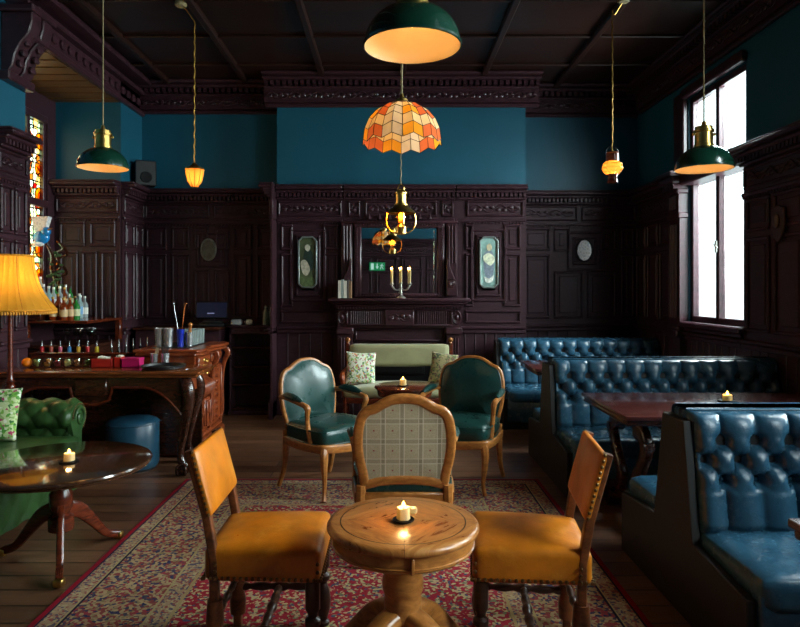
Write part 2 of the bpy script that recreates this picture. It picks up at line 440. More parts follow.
def m_stained():
    t = NT('stained_glass'); s = t.sep(); tr = t.new('ShaderNodeBsdfTransparent'); gl = t.new('ShaderNodeBsdfGlossy'); mx = t.new('ShaderNodeMixShader')
    # quarry panes in a leaded grid, an amber roundel in every cell
    def cell(c, p): return t.math('ABSOLUTE', t.math('SUBTRACT', t.math('FRACT', t.math('ADD', t.math('DIVIDE', c, p), 20)), .5))
    cy = cell(s[1], .25); cz = cell(s[2], .3)
    r = t.math('SQRT', t.math('ADD', t.math('POWER', t.math('MULTIPLY', cy, .25), 2), t.math('POWER', t.math('MULTIPLY', cz, .3), 2)))
    q = t.new('ShaderNodeSeparateColor'); t.link(t.voro(13, None, 'Color'), q.inputs[0])
    field = t.ramp(q.outputs[0], [(0, '#eef0dc'), (.35, '#cfe4c0'), (.55, '#f2e0a0'), (.7, '#e6a04a'), (.82, '#dcf0e4'), (.92, '#c8402c')], 'CONSTANT')
    col = t.mix(t.math('LESS_THAN', r, .085), field, '#f0a81c'); col = t.mix(t.math('LESS_THAN', r, .04), col, '#c86a14')
    col = t.mix(t.math('LESS_THAN', t.math('ABSOLUTE', t.math('SUBTRACT', r, .088)), .006), col, '#0a0806')
    lead = t.math('GREATER_THAN', t.math('MAXIMUM', cy, cz), .475); col = t.mix(lead, col, '#050403')
    edge = t.voro(13, None, 'Distance', 'DISTANCE_TO_EDGE'); col = t.mix(t.math('LESS_THAN', edge, .035), col, '#0a0806')
    t.link(col, tr.inputs[0]); mx.inputs[0].default_value = .05; gl.inputs['Roughness'].default_value = .1
    t.link(tr.outputs[0], mx.inputs[1]); t.link(gl.outputs[0], mx.inputs[2]); t.link(mx.outputs[0], t.out.inputs[0])
    return t.m
M['stained'] = m_stained()
def m_cloth_shade(name, c, tr_amt=.6):
    t = NT(name); d = t.new('ShaderNodeBsdfDiffuse'); tl = t.new('ShaderNodeBsdfTranslucent'); mx = t.new('ShaderNodeMixShader')
    col = t.ramp(t.noise(14), [(.2, tuple(x*.85 for x in hx(c)[:3])+(1,)), (.8, hx(c))])
    t.link(col, d.inputs[0]); t.link(col, tl.inputs[0]); mx.inputs[0].default_value = tr_amt
    t.link(d.outputs[0], mx.inputs[1]); t.link(tl.outputs[0], mx.inputs[2]); t.link(mx.outputs[0], t.out.inputs[0]); return t.m
M['shade'] = m_cloth_shade('mustard_pleated_silk', '#eab242', .62)
M['amberfrost'] = m_cloth_shade('amber_frosted_glass', '#e8a85a', .8)
M['cream'] = m_cloth_shade('cream_wax', '#f6dfa8', .45)
M['shell1'] = m_cloth_shade('cream_shell', '#ddc79a', .45)
M['shell2'] = m_cloth_shade('orange_shell', '#c86a40', .45)
M['shell3'] = m_cloth_shade('pale_shell', '#cfc9b8', .45)
M['fringe'] = plain('gold_fringe', '#d08a14', .7, .3, 60)
def m_oaktop():
    t = NT('sunburst_oak_veneer'); s = t.sep()
    a = t.math('ARCTAN2', s[1], s[0]); q = t.math('FLOOR', t.math('DIVIDE', a, PI/2))
    cb = t.new('ShaderNodeCombineXYZ'); ang = t.math('MULTIPLY_ADD', q, PI/2, PI/4)
    u = t.math('ADD', t.math('MULTIPLY', s[0], t.math('COSINE', ang)), t.math('MULTIPLY', s[1], t.math('SINE', ang)))
    v = t.math('SUBTRACT', t.math('MULTIPLY', s[1], t.math('COSINE', ang)), t.math('MULTIPLY', s[0], t.math('SINE', ang)))
    t.link(t.math('MULTIPLY', u, 14), cb.inputs[0]); t.link(t.math('MULTIPLY', v, 3), cb.inputs[1]); t.link(q, cb.inputs[2])
    n = t.noise(2.2, cb.outputs[0], 6, .6, dist=1.5)
    c = t.ramp(n, [(.3, '#7a4420'), (.5, '#a8672f'), (.7, '#c08548')])
    r = t.math('SQRT', t.math('ADD', t.math('POWER', s[0], 2), t.math('POWER', s[1], 2)))
    c = t.mix(t.math('LESS_THAN', t.math('ABSOLUTE', t.math('SUBTRACT', r, .232)), .0025), c, '#3a1c0c')
    c = t.mix(t.math('LESS_THAN', t.math('MINIMUM', t.math('ABSOLUTE', s[0]), t.math('ABSOLUTE', s[1])), .0008), c, '#4a2410')
    t.set(color=c, rough=t.math('MULTIPLY_ADD', n, .3, .16), coat=.2, coatr=.2); t.bump(n, .12, .004); return t.m
M['oaktop'] = m_oaktop()
def m_china():
    t = NT('decorated_china'); v = t.voro(26, None, 'Distance')
    t.set(color=t.ramp(v, [(.15, '#cfcfc8'), (.5, '#f4f4f0'), (.8, '#c9ccd0')]), rough=.2, coat=.5); return t.m
M['china'] = m_china()
# ================================================================= STRUCTURE
ZC = 4.05; ZW = 2.75; XR = 3.15; YF = -0.45
b = BM(); bx(b, -4.1, 3.6, YF-.15, 8.4, -.1, 0); struct('floor', b, M['floor'])
b = BM(); bx(b, -4.1, 3.6, YF-.15, 8.4, ZC, ZC+.1)
for x in (-2.7, -1.75, -.8, .15, 1.1, 2.05, 3.0): bx(b, x-.035, x+.035, YF, 8.3, ZC-.05, ZC+.01, .012)
for i in range(11): y = .8*i; bx(b, -3.4, XR, y-.02, y+.02, ZC-.03, ZC+.01, .008)
struct('ceiling', b, M['ceilwood'])
b = BM(); bx(b, -1.36, 1.63, 7.7, 8.4, 0, ZC); struct('wall_back', b, M['blue'])
b = BM(); bx(b, -3.1, -1.36, 8.0, 8.4, 0, ZC); struct('wall_back_left', b, M['blue'])
b = BM(); bx(b, 1.63, 3.5, 8.15, 8.4, 0, ZC); struct('wall_back_right', b, M['blue'])
b = BM(); bx(b, -3.92, -3.1, 7.37, 8.4, 0, ZC); struct('wall_alcove_back', b, M['blue'])
b = BM()   # alcove side wall round the stained window
bx(b, -3.92, -3.85, 5.3, 5.88, 0, ZC); bx(b, -3.92, -3.85, 7.2, 7.4, 0, ZC); bx(b, -3.92, -3.85, 5.88, 7.2, 0, 1.4); bx(b, -3.92, -3.85, 5.88, 7.2, 3.42, ZC)
struct('wall_alcove_side', b, M['panel'])
b = BM(); bx(b, -3.9, -3.3, 5.32, 5.79, 0, ZC); struct('wall_left_pier', b, M['blue'])
b = BM(); bx(b, -4.1, -3.45, YF-.1, 5.32, 0, ZC); struct('wall_left', b, M['blue'])
b = BM(); bx(b, -4.1, 3.6, YF-.15, YF, 0, ZC); struct('wall_front', b, M['blue'])
WINS = [(5.66, 6.75), (2.65, 3.8), (.35, 1.5)]; ZS, ZT = 1.17, 3.52
b = BM(); ys = [YF-.15]
for a, c in sorted(WINS): ys += [a, c]
ys.append(8.4)
for i in range(0, len(ys), 2): bx(b, XR, XR+.1, ys[i], ys[i+1], 0, ZC)
for a, c in WINS: bx(b, XR, XR+.1, a, c, 0, ZS); bx(b, XR, XR+.1, a, c, ZT, ZC)
struct('wall_right', b, M['blue'])
def vine(bm, u0, u1, z0, z1, y, rnd):
    """running carved foliage between u0 and u1"""
    zc = (z0+z1)/2; a = (z1-z0)*.28; L = u1-u0; n = max(2, int(L/.13)); pts = []
    for i in range(n*6+1):
        t = i/(n*6); pts.append((u0+L*t, y, zc+a*math.sin(2*PI*t*n/2)))
    tube(bm, pts, (z1-z0)*.05, 5)
    for i in range(n*2):
        t = (i+.5)/(n*2); u = u0+L*t; z = zc+a*.5*math.sin(2*PI*t*n/2+PI)
        ball(bm, (u, y, z), (z1-z0)*.16, 6, 4, (1.3+rnd.random()*.5, .55, .8), None)
        ball(bm, (u+.02, y, zc+a*1.1*math.cos(2*PI*t*n)), (z1-z0)*.09, 5, 4, (1, .6, 1))
def fluting(bm, u0, u1, z0, z1, n, y, r=None):
    w = (u1-u0)/n
    for i in range(n):
        u = u0+w*(i+.5); tube(bm, [(u, y, z0), (u, y, z1)], r or w*.36, 6)
def dentils(bm, u0, u1, z, h, y0, y1, step=.055):
    n = max(1, int((u1-u0)/step)); s = (u1-u0)/n
    for i in range(n): bx(bm, u0+s*(i+.2), u0+s*(i+.8), y0, y1, z, z+h)
def moulding(bm, u0, u1, z0, z1, w=.03, d=.024, field=True):
    """bolection frame of one panel with a raised field"""
    for (a, c, e, f) in ((u0, u1, z0, z0+w), (u0, u1, z1-w, z1), (u0, u0+w, z0+w, z1-w), (u1-w, u1, z0+w, z1-w)):
        bx(bm, a, c, -d, .004, e, f, .0095)
    if field and u1-u0 > .16 and z1-z0 > .16: bx(bm, u0+w+.035, u1-w-.035, -.011, .004, z0+w+.035, z1-w-.035, .009)
TN = [0]
def trim(bm, m, loc=None, rz=0, smooth=35):
    TN[0] += 1; return struct('trim_%d' % TN[0], bm, m, None, smooth, loc, rz)
def wain(u0, u1, panels, loc, rz, top=ZW, low=False, frieze=True, bays=None, seed=1):
    rnd = random.Random(seed); bm = BM(); zt = 1.0 if low else top
    bx(bm, u0, u1, -.022, .0, 0, zt)                                        # boarding
    bx(bm, u0, u1, -.055, 0, 0, .2, .012); bx(bm, u0, u1, -.04, 0, .2, .235, .012)   # skirting
    n = max(1, int((u1-u0)/.12)); s = (u1-u0)/n                             # beaded boards below the dado
    for i in range(1, n): tube(bm, [(u0+s*i, -.022, .235), (u0+s*i, -.022, .98)], .009, 5)
    bx(bm, u0, u1, -.05, 0, .98, 1.03, .01); bx(bm, u0, u1, -.075, 0, 1.03, 1.065, .012)
    if not low:
        sh = T(0, -.022, 0)
        for (a, z0, c, z1) in panels:
            k = BM(); moulding(k, a, c, z0, z1)
            me = bpy.data.meshes.new('t'); xf(k.verts, sh); k.to_mesh(me); k.free(); bm.from_mesh(me); bpy.data.meshes.remove(me)
        zf = top-.40
        bx(bm, u0, u1, -.05, 0, zf-.035, zf, .01)
        dentils(bm, u0, u1, zf-.055, .02, -.04, -.02, .04)
        for (a, c) in (bays or [(u0+.02, u1-.02)]):
            moulding(bm, a, c, zf+.03, top-.18, .022, .045, False)
            vine(bm, a+.04, c-.04, zf+.05, top-.2, -.03, rnd)
        bx(bm, u0, u1, -.07, 0, top-.17, top-.14, .01)
        dentils(bm, u0, u1, top-.14, .045, -.095, -.02, .05)
        bx(bm, u0, u1, -.12, 0, top-.095, top-.06, .012); bx(bm, u0, u1, -.17, 0, top-.06, top-.02, .014); bx(bm, u0, u1, -.15, 0, top-.02, top, .006)
    return trim(bm, M['panel'], loc, rz)
def cols(xs, rows): return [(a, z0, c, z1) for a, c in xs for z0, z1 in rows]
UP = (2.0, 2.29); LO = (1.14, 1.95)
# back right recess: panels with a square round the oval plate
wain(1.63, 3.15, cols([(1.68, 2.03), (2.93, 3.1)], [UP, LO]) + [(2.08, 1.99, 2.28, 2.29), (2.68, 1.99, 2.87, 2.29), (2.08, 1.14, 2.45, 1.74), (2.5, 1.14, 2.87, 1.74), (2.25, 1.75, 2.7, 2.24), (2.33, 1.82, 2.62, 2.17)], (0, 8.15, 0), 0, seed=2, bays=[(1.66, 2.38), (2.43, 3.12)])
# chimney breast, either side of the overmantel
def picture_bay(a, c, px):
    return [(a, 1.98, px-.18, 2.29), (px+.18, 1.98, c, 2.29), (a, 1.30, px-.18, 1.94), (px+.18, 1.30, c, 1.94), (px-.22, 1.36, px+.22, 2.23), (px-.15, 1.42, px+.15, 2.16), (a, 1.10, c, 1.26)]
wain(-1.36, -.56, picture_bay(-1.31, -.62, -.985), (0, 7.7, 0), 0, seed=3)
wain(.78, 1.63, picture_bay(.9, 1.57, 1.18), (0, 7.7, 0), 0, seed=4, bays=[(.92, 1.6)])
wain(-.56, .78, [], (0, 7.7, 0), 0, seed=5, bays=[(-.5, -.36), (-.3, .56), (.62, .76)])
# returns of the chimney breast
wain(0, .3, [], (-1.36, 7.7, 0), -PI/2, frieze=False, seed=6)
wain(0, .45, [], (1.63, 8.15, 0), PI/2, seed=7)
wain(-3.1, -1.36, cols([(-3.04, -2.78), (-1.66, -1.42)], [UP, LO]) + cols([(-2.72, -2.5), (-1.95, -1.72)], [UP, LO]) + [(-2.44, 2.0, -2.26, 2.29), (-2.18, 2.0, -2.0, 2.29), (-2.44, 1.14, -2.25, 1.76), (-2.19, 1.14, -2.0, 1.76), (-2.41, 1.78, -2.03, 2.22)], (0, 8.0, 0), 0, seed=8, bays=[(-3.05, -2.25), (-2.2, -1.4)])
wain(-.6, .02, cols([(-.55, -.3), (-.25, -.03)], [UP, LO]), (-3.1, 7.97, 0), PI/2, seed=9)
wain(-3.85, -3.1, cols([(-3.79, -3.5), (-3.45, -3.15)], [UP]) + cols([(-3.79, -3.58), (-3.54, -3.36), (-3.32, -3.14)], [LO]), (0, 7.37, 0), 0, seed=10)
wain(5.33, 5.79, cols([(5.37, 5.55), (5.58, 5.76)], [(1.98, 2.4), (1.14, 1.94)]), (-3.3, 0, 0), PI/2, top=2.87, seed=11)
wain(0, .54, [(.06, 1.14, .48, 2.29)], (-3.85+.01, 5.79, 0), PI, low=True, seed=12)
# right wall (u = -Y)
def rw(y0, y1, ps, seed, low=False): return wain(-y1, -y0, [(-d, z0, -a, z1) for a, z0, d, z1 in ps], (XR, 0, 0), -PI/2, low=low, seed=seed)
rw(7.05, 8.15, cols([(7.1, 7.4), (7.45, 7.75), (7.8, 8.08)], [UP, LO]), 13)
rw(3.8, 5.66, cols([(3.9, 4.3), (4.36, 4.76), (4.82, 5.2), (5.26, 5.6)], [UP, LO]), 14)
rw(1.5, 2.65, cols([(1.56, 2.05), (2.1, 2.6)], [UP, LO]), 15)
for i, (a, c) in enumerate(WINS): rw(a, c, [], 16+i, True)
rw(YF, .35, cols([(-.35, .25)], [UP, LO]), 20)
# wall behind the camera, seen in the mirror
wain(-3.15, 3.45, cols([(-3.0+.62*i, -2.5+.62*i) for i in range(10)], [UP, LO]), (0, YF, 0), PI, seed=21)
wain(YF, 5.3, cols([(.1+.75*i, .7+.75*i) for i in range(7)], [UP, LO]), (-3.45, 0, 0), PI/2, seed=22)
# ceiling cornices (carved frieze below dentils)
def cornice(u0, u1, loc, rz, seed=1, d=.3):
    bm = BM(); rnd = random.Random(seed)
    bx(bm, u0, u1, -.05, 0, 3.69, 3.74, .015); bx(bm, u0, u1, -.07, 0, 3.74, 3.9, 0); vine(bm, u0+.03, u1-.03, 3.75, 3.89, -.08, rnd)
    bx(bm, u0, u1, -.11, 0, 3.9, 3.925, .01); dentils(bm, u0, u1, 3.925, .05, -.16, 0, .07)
    bx(bm, u0, u1, -d*.75, 0, 3.975, 4.01, .012); bx(bm, u0, u1, -d, 0, 4.01, 4.05, .015)
    return trim(bm, M['carved'], loc, rz)
cornice(-1.5, 1.78, (0, 7.7, 0), 0, 1); cornice(-3.1, -1.36, (0, 8.0, 0), 0, 2); cornice(1.63, 3.15, (0, 8.15, 0), 0, 3)
cornice(-8.0, YF*-1, (XR, 0, 0), -PI/2, 4, .22)
# beam over the bar alcove, its boarded soffit, its carved bracket
b = BM(); bx(b, -3.45, -3.1, 5.5, 8.0, 3.68, ZC, .01); vb = random.Random(5)
bx(b, -3.12, -3.06, 5.5, 8.0, 3.66, 3.72, .012); bx(b, -3.12, -3.02, 5.5, 8.0, 3.9, 3.95, .012); bx(b, -3.12, -2.9, 5.5, 8.0, 3.99, ZC, .012)
for k in range(16): ball(b, (-3.09, 5.6+k*.15, 3.81), .05, 6, 4, (.5, 1.3, 1))
trim(b, M['carved'])
b = BM(); bx(b, -3.86, -3.12, 5.75, 7.38, 3.66, 3.7)
for k in range(8): bx(b, -3.86, -3.12, 5.8+.2*k, 5.815+.2*k, 3.652, 3.67)
trim(b, M['soffit'])
b = BM()
pr = [(0, .5), (.0, 0), (.05, -.02), (.1, .04), (.12, .14), (.17, .24), (.24, .32), (.27, .42), (.27, .5)]
for yy in (5.42, 5.60): prism(b, pr, .15, T(-3.3, yy, 3.36), .01)
bx(b, -3.3, -3.0, 5.38, 5.78, 3.86, 3.92, .012); bx(b, -3.3, -3.2, 5.38, 5.78, 3.28, 3.36, .012)
for yy in (5.495, 5.675):
    for k in range(5): ball(b, (-3.3+.13+.03*k, yy, 3.44+.09*k), .035, 6, 4, (.7, 1.4, 1))
trim(b, M['carved'])
# right window pilaster with fluted shaft and capital (rz -90: u = -Y, out of the wall = local -y)
b = BM(); P0, P1 = -7.03, -6.76
bx(b, P0, P1, -.09, 0, 0, 2.3); bx(b, P0-.02, P1+.02, -.12, 0, 0, .25, .012); bx(b, P0-.03, P1+.03, -.14, 0, 1.0, 1.07, .012); bx(b, P0-.015, P1+.015, -.11, 0, 1.07, 1.12, .01)
fluting(b, P0+.04, P1-.04, 1.2, 2.2, 3, -.092, .022)
bx(b, P0-.015, P1+.015, -.11, 0, 2.26, 2.32, .01); bx(b, P0, P1, -.1, 0, 2.32, 2.52); fluting(b, P0+.04, P1-.04, 2.36, 2.5, 3, -.1, .022)
bx(b, P0-.02, P1+.02, -.13, 0, 2.52, 2.57, .01); dentils(b, P0-.01, P1+.01, 2.57, .06, -.16, 0, .055); bx(b, P0-.04, P1+.04, -.19, 0, 2.63, 2.7, .014); bx(b, P0-.06, P1+.06, -.22, 0, 2.7, 2.75, .01)
bx(b, P0+.03, P1-.01, -.05, 0, 2.75, 3.6, .01)
trim(b, M['carved'], (XR, 0, 0), -PI/2)
# windows of the right wall: frame (u = Y), transom at wainscot height, two lights above and below
for wi, (a, c) in enumerate(WINS):
    b = BM(); mid = (a+c)/2; X0, X1 = XR+.02, XR+.09
    bx(b, X0, X1, a, a+.05, ZS, ZT, .008); bx(b, X0, X1, c-.05, c, ZS, ZT, .008); bx(b, X0, X1, mid-.03, mid+.03, ZS, ZT, .008)
    bx(b, X0, X1, a, c, ZS, ZS+.06, .008); bx(b, X0, X1, a, c, ZT-.06, ZT, .008)
    bx(b, XR-.1, XR+.14, a, c, 2.6, 2.76, .015); bx(b, XR-.14, XR+.1, a, c, 2.72, 2.76, .01)
    bx(b, XR-.1, XR+.2, a-.04, c+.02, ZS-.06, ZS, .014); bx(b, XR-.06, XR+.02, a, c, ZS-.1, ZS-.06, .01)
    bx(b, XR-.07, XR, c, c+.1, 2.76, ZT+.1, .012) if wi else None
    bx(b, XR-.07, XR, a-.03, c+.04, ZT, ZT+.1, .015)
    fr = struct('window_%d' % (wi+1), b, M['carved'])
    b = BM()
    for y0, y1 in ((a+.05, mid-.03), (mid+.03, c-.05)):
        for z0, z1 in ((ZS+.06, 2.6), (2.76, ZT-.06)): bx(b, X0+.04, X0+.046, y0, y1, z0, z1)
    obj('window_pane', b, M['pane'], fr, 0)
    b = BM(); bx(b, X0-.02, X0+.01, mid-.012, mid+.012, 1.86, 1.98, .004); tube(b, [(X0-.03, mid, 1.94), (X0-.045, mid-.05, 1.93), (X0-.05, mid-.1, 1.9)], .008, 6)
    obj('window_catch', b, M['silver'], fr)
# stained glass window of the alcove
b = BM(); Xa, Xb = -3.92, -3.87
for y in (5.9, 6.54, 6.86, 7.18): bx(b, Xa, Xb, y-.03, y+.03, 1.42, 3.42, .006)
for z in (1.43, 2.46, 3.4): bx(b, Xa, Xb+.03, 5.88, 7.2, z-.04, z+.04, .008)
for z in (1.9, 2.2, 2.9): bx(b, Xa+.02, Xb-.02, 5.9, 7.18, z-.006, z+.006)
fr = struct('window_4', b, M['carved'])
b = BM(); bx(b, -3.905, -3.9, 5.9, 7.18, 1.45, 3.38); obj('window_pane', b, M['stained'], fr, 0)
# ================================================================= RUG
b = BM(); bx(b, -1.39, 1.39, -2.05, 2.05, 0, .008, .003)
tag(obj('rug', b, M['rug'], None, 35, (-.22, 3.0, .001)), 'large red and beige persian rug under the chairs and oak table', 'rug')
# ================================================================= BOOTH BENCHES
def tuft(s, t):
    A, B = abs(math.sin(PI*s)), abs(math.sin(PI*t)); return .66*(A*B)**.38+.34*max(A, B)**.6
def bench_back(x0, x1, zb, zt, pitch, rise, y0, lean, th=.062):
    """tufted back, three staggered rows of buttons; faces -y; y0 = face at the seat, lean = how far the top sits back"""
    bm = BM(); nu = int((x1-x0)/pitch*18); W = x1-x0; n = round(W/pitch); pitch = W/n
    rows = [zt-.135-rise*k for k in range(3)]
    H = zt-zb; L = H+.13                     # face, then over the top
    def f(u, v):
        x = x0+W*u; l = L*v; e = min(1, min(u, 1-u)*W/.04); e = math.sqrt(max(0, 1-(1-e)**2))
        if l < H-.03: z = zb+l; yy = 0
        elif l < H+.02:
            a = (l-(H-.03))/.05*PI/2; z = zt-.03+.03*math.sin(a); yy = .03-.03*math.cos(a)
        else: z = zt; yy = .03+(l-H-.02)
        zz = zb+l; uu = (x-x0)/pitch-.82; q = (zz-rows[0])/(2*rise); d = tuft(uu+q, -uu+q)
        if zz > rows[0]:
            k = min(1, (zz-rows[0])/.035); h = d*(1-k)+(.35+.65*abs(math.sin(PI*uu))**.35)*k
        elif zz > rows[2]: h = d
        else:
            k = min(1, (rows[2]-zz)/.05); h = d*(1-k)+(.35+.65*abs(math.sin(PI*uu))**.35)*k
        for r, zq in enumerate(rows):
            du = (uu-.5*(r % 2)); du = (du-round(du))*pitch; h -= .55*math.exp(-(du*du+(zz-zq)**2)/.0007)
        t = max(0, min(1, (H-.005-l)/.07)); h = h*e*math.sqrt(max(0, 1-(1-t)**2))
        h *= min(1, .55+l/.08)
        return V(x, y0+lean*min(1, l/H)+yy-th*h, z)
    gridsurf(bm, f, nu, 84)
    tube(bm, [V(x0+.01+(W-.02)*i/40, y0+lean+.004, zt-.006) for i in range(41)], .006, 6)
    bx(bm, x0+.005, x1-.005, y0+lean*.5+.02, y0+lean+.12, zb-.05, zt-.012, .008)
    return bm
def buttons(bm, x0, x1, zb, zt, pitch, rise, y0, lean):
    n = round((x1-x0)/pitch); p = (x1-x0)/n
    for i in range(-1, n+1):
        for r in range(3):
            x = x0+p*(.82+i+.5*(r % 2)); z = zt-.135-rise*r
            if x0+.02 < x < x1-.02: ball(bm, (x, y0+lean*(z-zb)/(zt-zb)+.006, z), .012, 6, 4, (1, .6, 1))
def bench_side(root, x0, x1, yf, zt, dir_, sd=.5, back=.06, pitch=.152, rise=.088, lean=.09):
    """one seat with its back. yf: y of back face at seat level; dir_ -1: sits facing -y, +1: facing +y"""
    R = None if dir_ < 0 else Matrix.Translation((x0+x1, 0, 0)) @ Matrix.Rotation(PI, 4, 'Z')
    y = yf if dir_ < 0 else -yf
    m = bench_back(x0, x1, .42, zt, pitch, rise, y, lean); buttons(m, x0, x1, .42, zt, pitch, rise, y, lean); xf(m.verts, R)
    obj('backrest', m, M['blueL'], root, 60)
    m = BM(); softbox(m, ((x0+x1)/2, y-sd/2+.03, .355), (x1-x0, sd+.06, .15), .05, .012, 12)
    bx(m, x0+.004, x1-.004, y-sd+.015, y, .08, .36, .01); xf(m.verts, R)
    st = obj('seat', m, M['blueL'], root, 50)
def booth(name, label, x0, x1, yf, zt, rear, sd=.5, sr=.5):
    root = thing('booth_bench', label, 'bench', (0, 0, 0), 0, 'tufted blue leather booth benches')
    bench_side(root, x0, x1, yf, zt, -1, sd)
    lean = .09
    m = BM()
    P = [(yf-sd+.035, 0), (yf-sd+.035, .33), (yf-.03, .37), (yf+.06, zt-.05), (yf+.2, zt-.03), (yf+.26, .41)]
    if rear:
        P = P[:4] + [(yf+.28, zt-.05), (yf+.38, .37), (yf+.315+sr, .33), (yf+.315+sr, 0)]
        bench_side(root, x0, x1, yf+.35, zt, 1, sr)
    else: P += [(yf+.26, 0)]
    prism(m, P, .04, Matrix(((0, 1, 0, x0-.04), (1, 0, 0, 0), (0, 0, 1, 0), (0, 0, 0, 1))), .004)
    obj('end_panel', m, M['blueD'], root)
    m = BM(); bx(m, x0, x1, yf-sd+.06, yf+(.3+sr if rear else .2), 0, .1); bx(m, x0, x1, yf+.05, yf+(.3 if rear else .2), .1, zt-.05); obj('base', m, M['blueD'], root)
    return root
booth('b', 'blue tufted leather bench against the back wall panelling, furthest of the three', 1.26, 3.1, 7.33, .94, False)
booth('b', 'blue tufted double bench in the middle, behind the long dark table', 1.31, 3.1, 5.06, .95, True)
booth('b', 'nearest blue tufted double bench, cut off by the right edge of the photo', 1.38, 3.1, 2.87, .95, True, .5, .52)
# ================================================================= LONG TABLES
def trestle(root, x, y0, y1, h):
    for s, y in ((1, y0), (-1, y1)):
        m = BM()
        pts = cr([(x, y+s*.18, h-.075), (x, y+s*.1, h-.085), (x, y+s*.03, h-.17), (x, y+s*.12, h-.32), (x, y+s*.2, h-.44), (x, y+s*.12, h-.56), (x, y-s*.02, .07)], 6)
        sweep(m, pts, rrect(1, 1, .3), (1, 0, 0), scale=[(a, .06) for a in lerp_list([.13, .13, .11, .08, .1, .085, .1, .12], len(pts))])
        tube(m, [(x-.034, y+s*.02, h-.15), (x+.034, y+s*.02, h-.15)], .035, 12)
        tube(m, [(x-.036, y+s*.0, .06), (x+.036, y+s*.0, .06)], .06, 12)
        obj('leg', m, M['darkwal'], root)
def long_table(label, x0, x1, y0, y1, h, trx):
    root = thing('booth_table', label, 'table', (0, 0, 0), 0)
    m = BM(); bx(m, x0, x1, y0, y1, h-.028, h, .006, None, 2); obj('tabletop', m, M['redtop'], root)
    m = BM(); bx(m, x0+.012, x1-.012, y0+.012, y1-.012, h-.062, h-.028, .01, None, 2); obj('lower_moulding', m, M['darkwal'], root)
    m = BM(); bx(m, trx+.16, x1-.15, y0+.09, y1-.09, h-.15, h-.062, .008); bx(m, trx+.24, trx+.46, y0+.078, y0+.1, h-.135, h-.075, .008)
    ap = obj('apron', m, M['mahog'], root)
    m = BM(); lathe(m, [(0, -.06), (.012, -.055), (.02, -.03), (.014, -.015), (.024, 0), (0, 0)], (trx+.2, y0+.12, h-.15), 12); obj('drop_finial', m, M['darkwal'], ap)
    trestle(root, trx, y0+.12, y1-.12, h-.06); trestle(root, x1-.2, y0+.12, y1-.12, h-.06)
    m = BM(); bx(m, trx, x1-.2, (y0+y1)/2-.04, (y0+y1)/2+.04, .12, .19, .01); bx(m, trx-.03, trx+.03, y0+.1, y1-.1, .1, .17, .01); obj('stretcher', m, M['darkwal'], root)
    return root
long_table('long dark red topped wooden table between the blue benches, holding a lit candle', 1.38, 3.05, 3.74, 4.62, .76, 1.56)
long_table('dark table at the right edge in front of the nearest blue bench', 1.29, 3.05, 1.28, 2.08, .76, 1.6)
long_table('small stretch of dark table showing between the two rear blue benches', 1.36, 3.05, 5.98, 6.74, .76, 1.6)
# ================================================================= FRENCH ARMCHAIRS
def cabriole(bm, p, sx, sy, h, r0=.03):
    """front cabriole leg from seat rail to floor, splaying towards (sx, sy)"""
    x, y = p; pts = cr([(x, y, h), (x+.018*sx, y+.018*sy, h*.82), (x+.012*sx, y+.012*sy, h*.55), (x-.004*sx, y-.004*sy, h*.25), (x+.004*sx, y+.004*sy, .04), (x+.02*sx, y+.02*sy, .0)], 5)
    tube(bm, pts, lerp_list([r0*1.05, r0*1.05, r0*.8, r0*.55, r0*.5, r0*.6], len(pts)), 8)
BK = [(0, .545), (.075, .538), (.135, .512), (.175, .487), (.225, .468), (.262, .425), (.283, .35), (.288, .26), (.28, .17), (.262, .09), (.25, .02), (.225, -.01), (.15, .008), (.07, .016)]
def back_outline(off=0, n=5):
    half = BK; full = half + [(0, .018)] + [(-x, z) for x, z in half[:0:-1]]
    P = cr([(x, 0, z) for x, z in full], n, True)
    if off:
        c = V(0, 0, .27); Q = []
        for i, p in enumerate(P):
            t = (P[(i+1) % len(P)]-P[i-1]).normalized(); nn = V(t.z, 0, -t.x)
            if nn.dot(c-p) < 0: nn = -nn
            Q.append(p+nn*off)
        P = Q
    return P
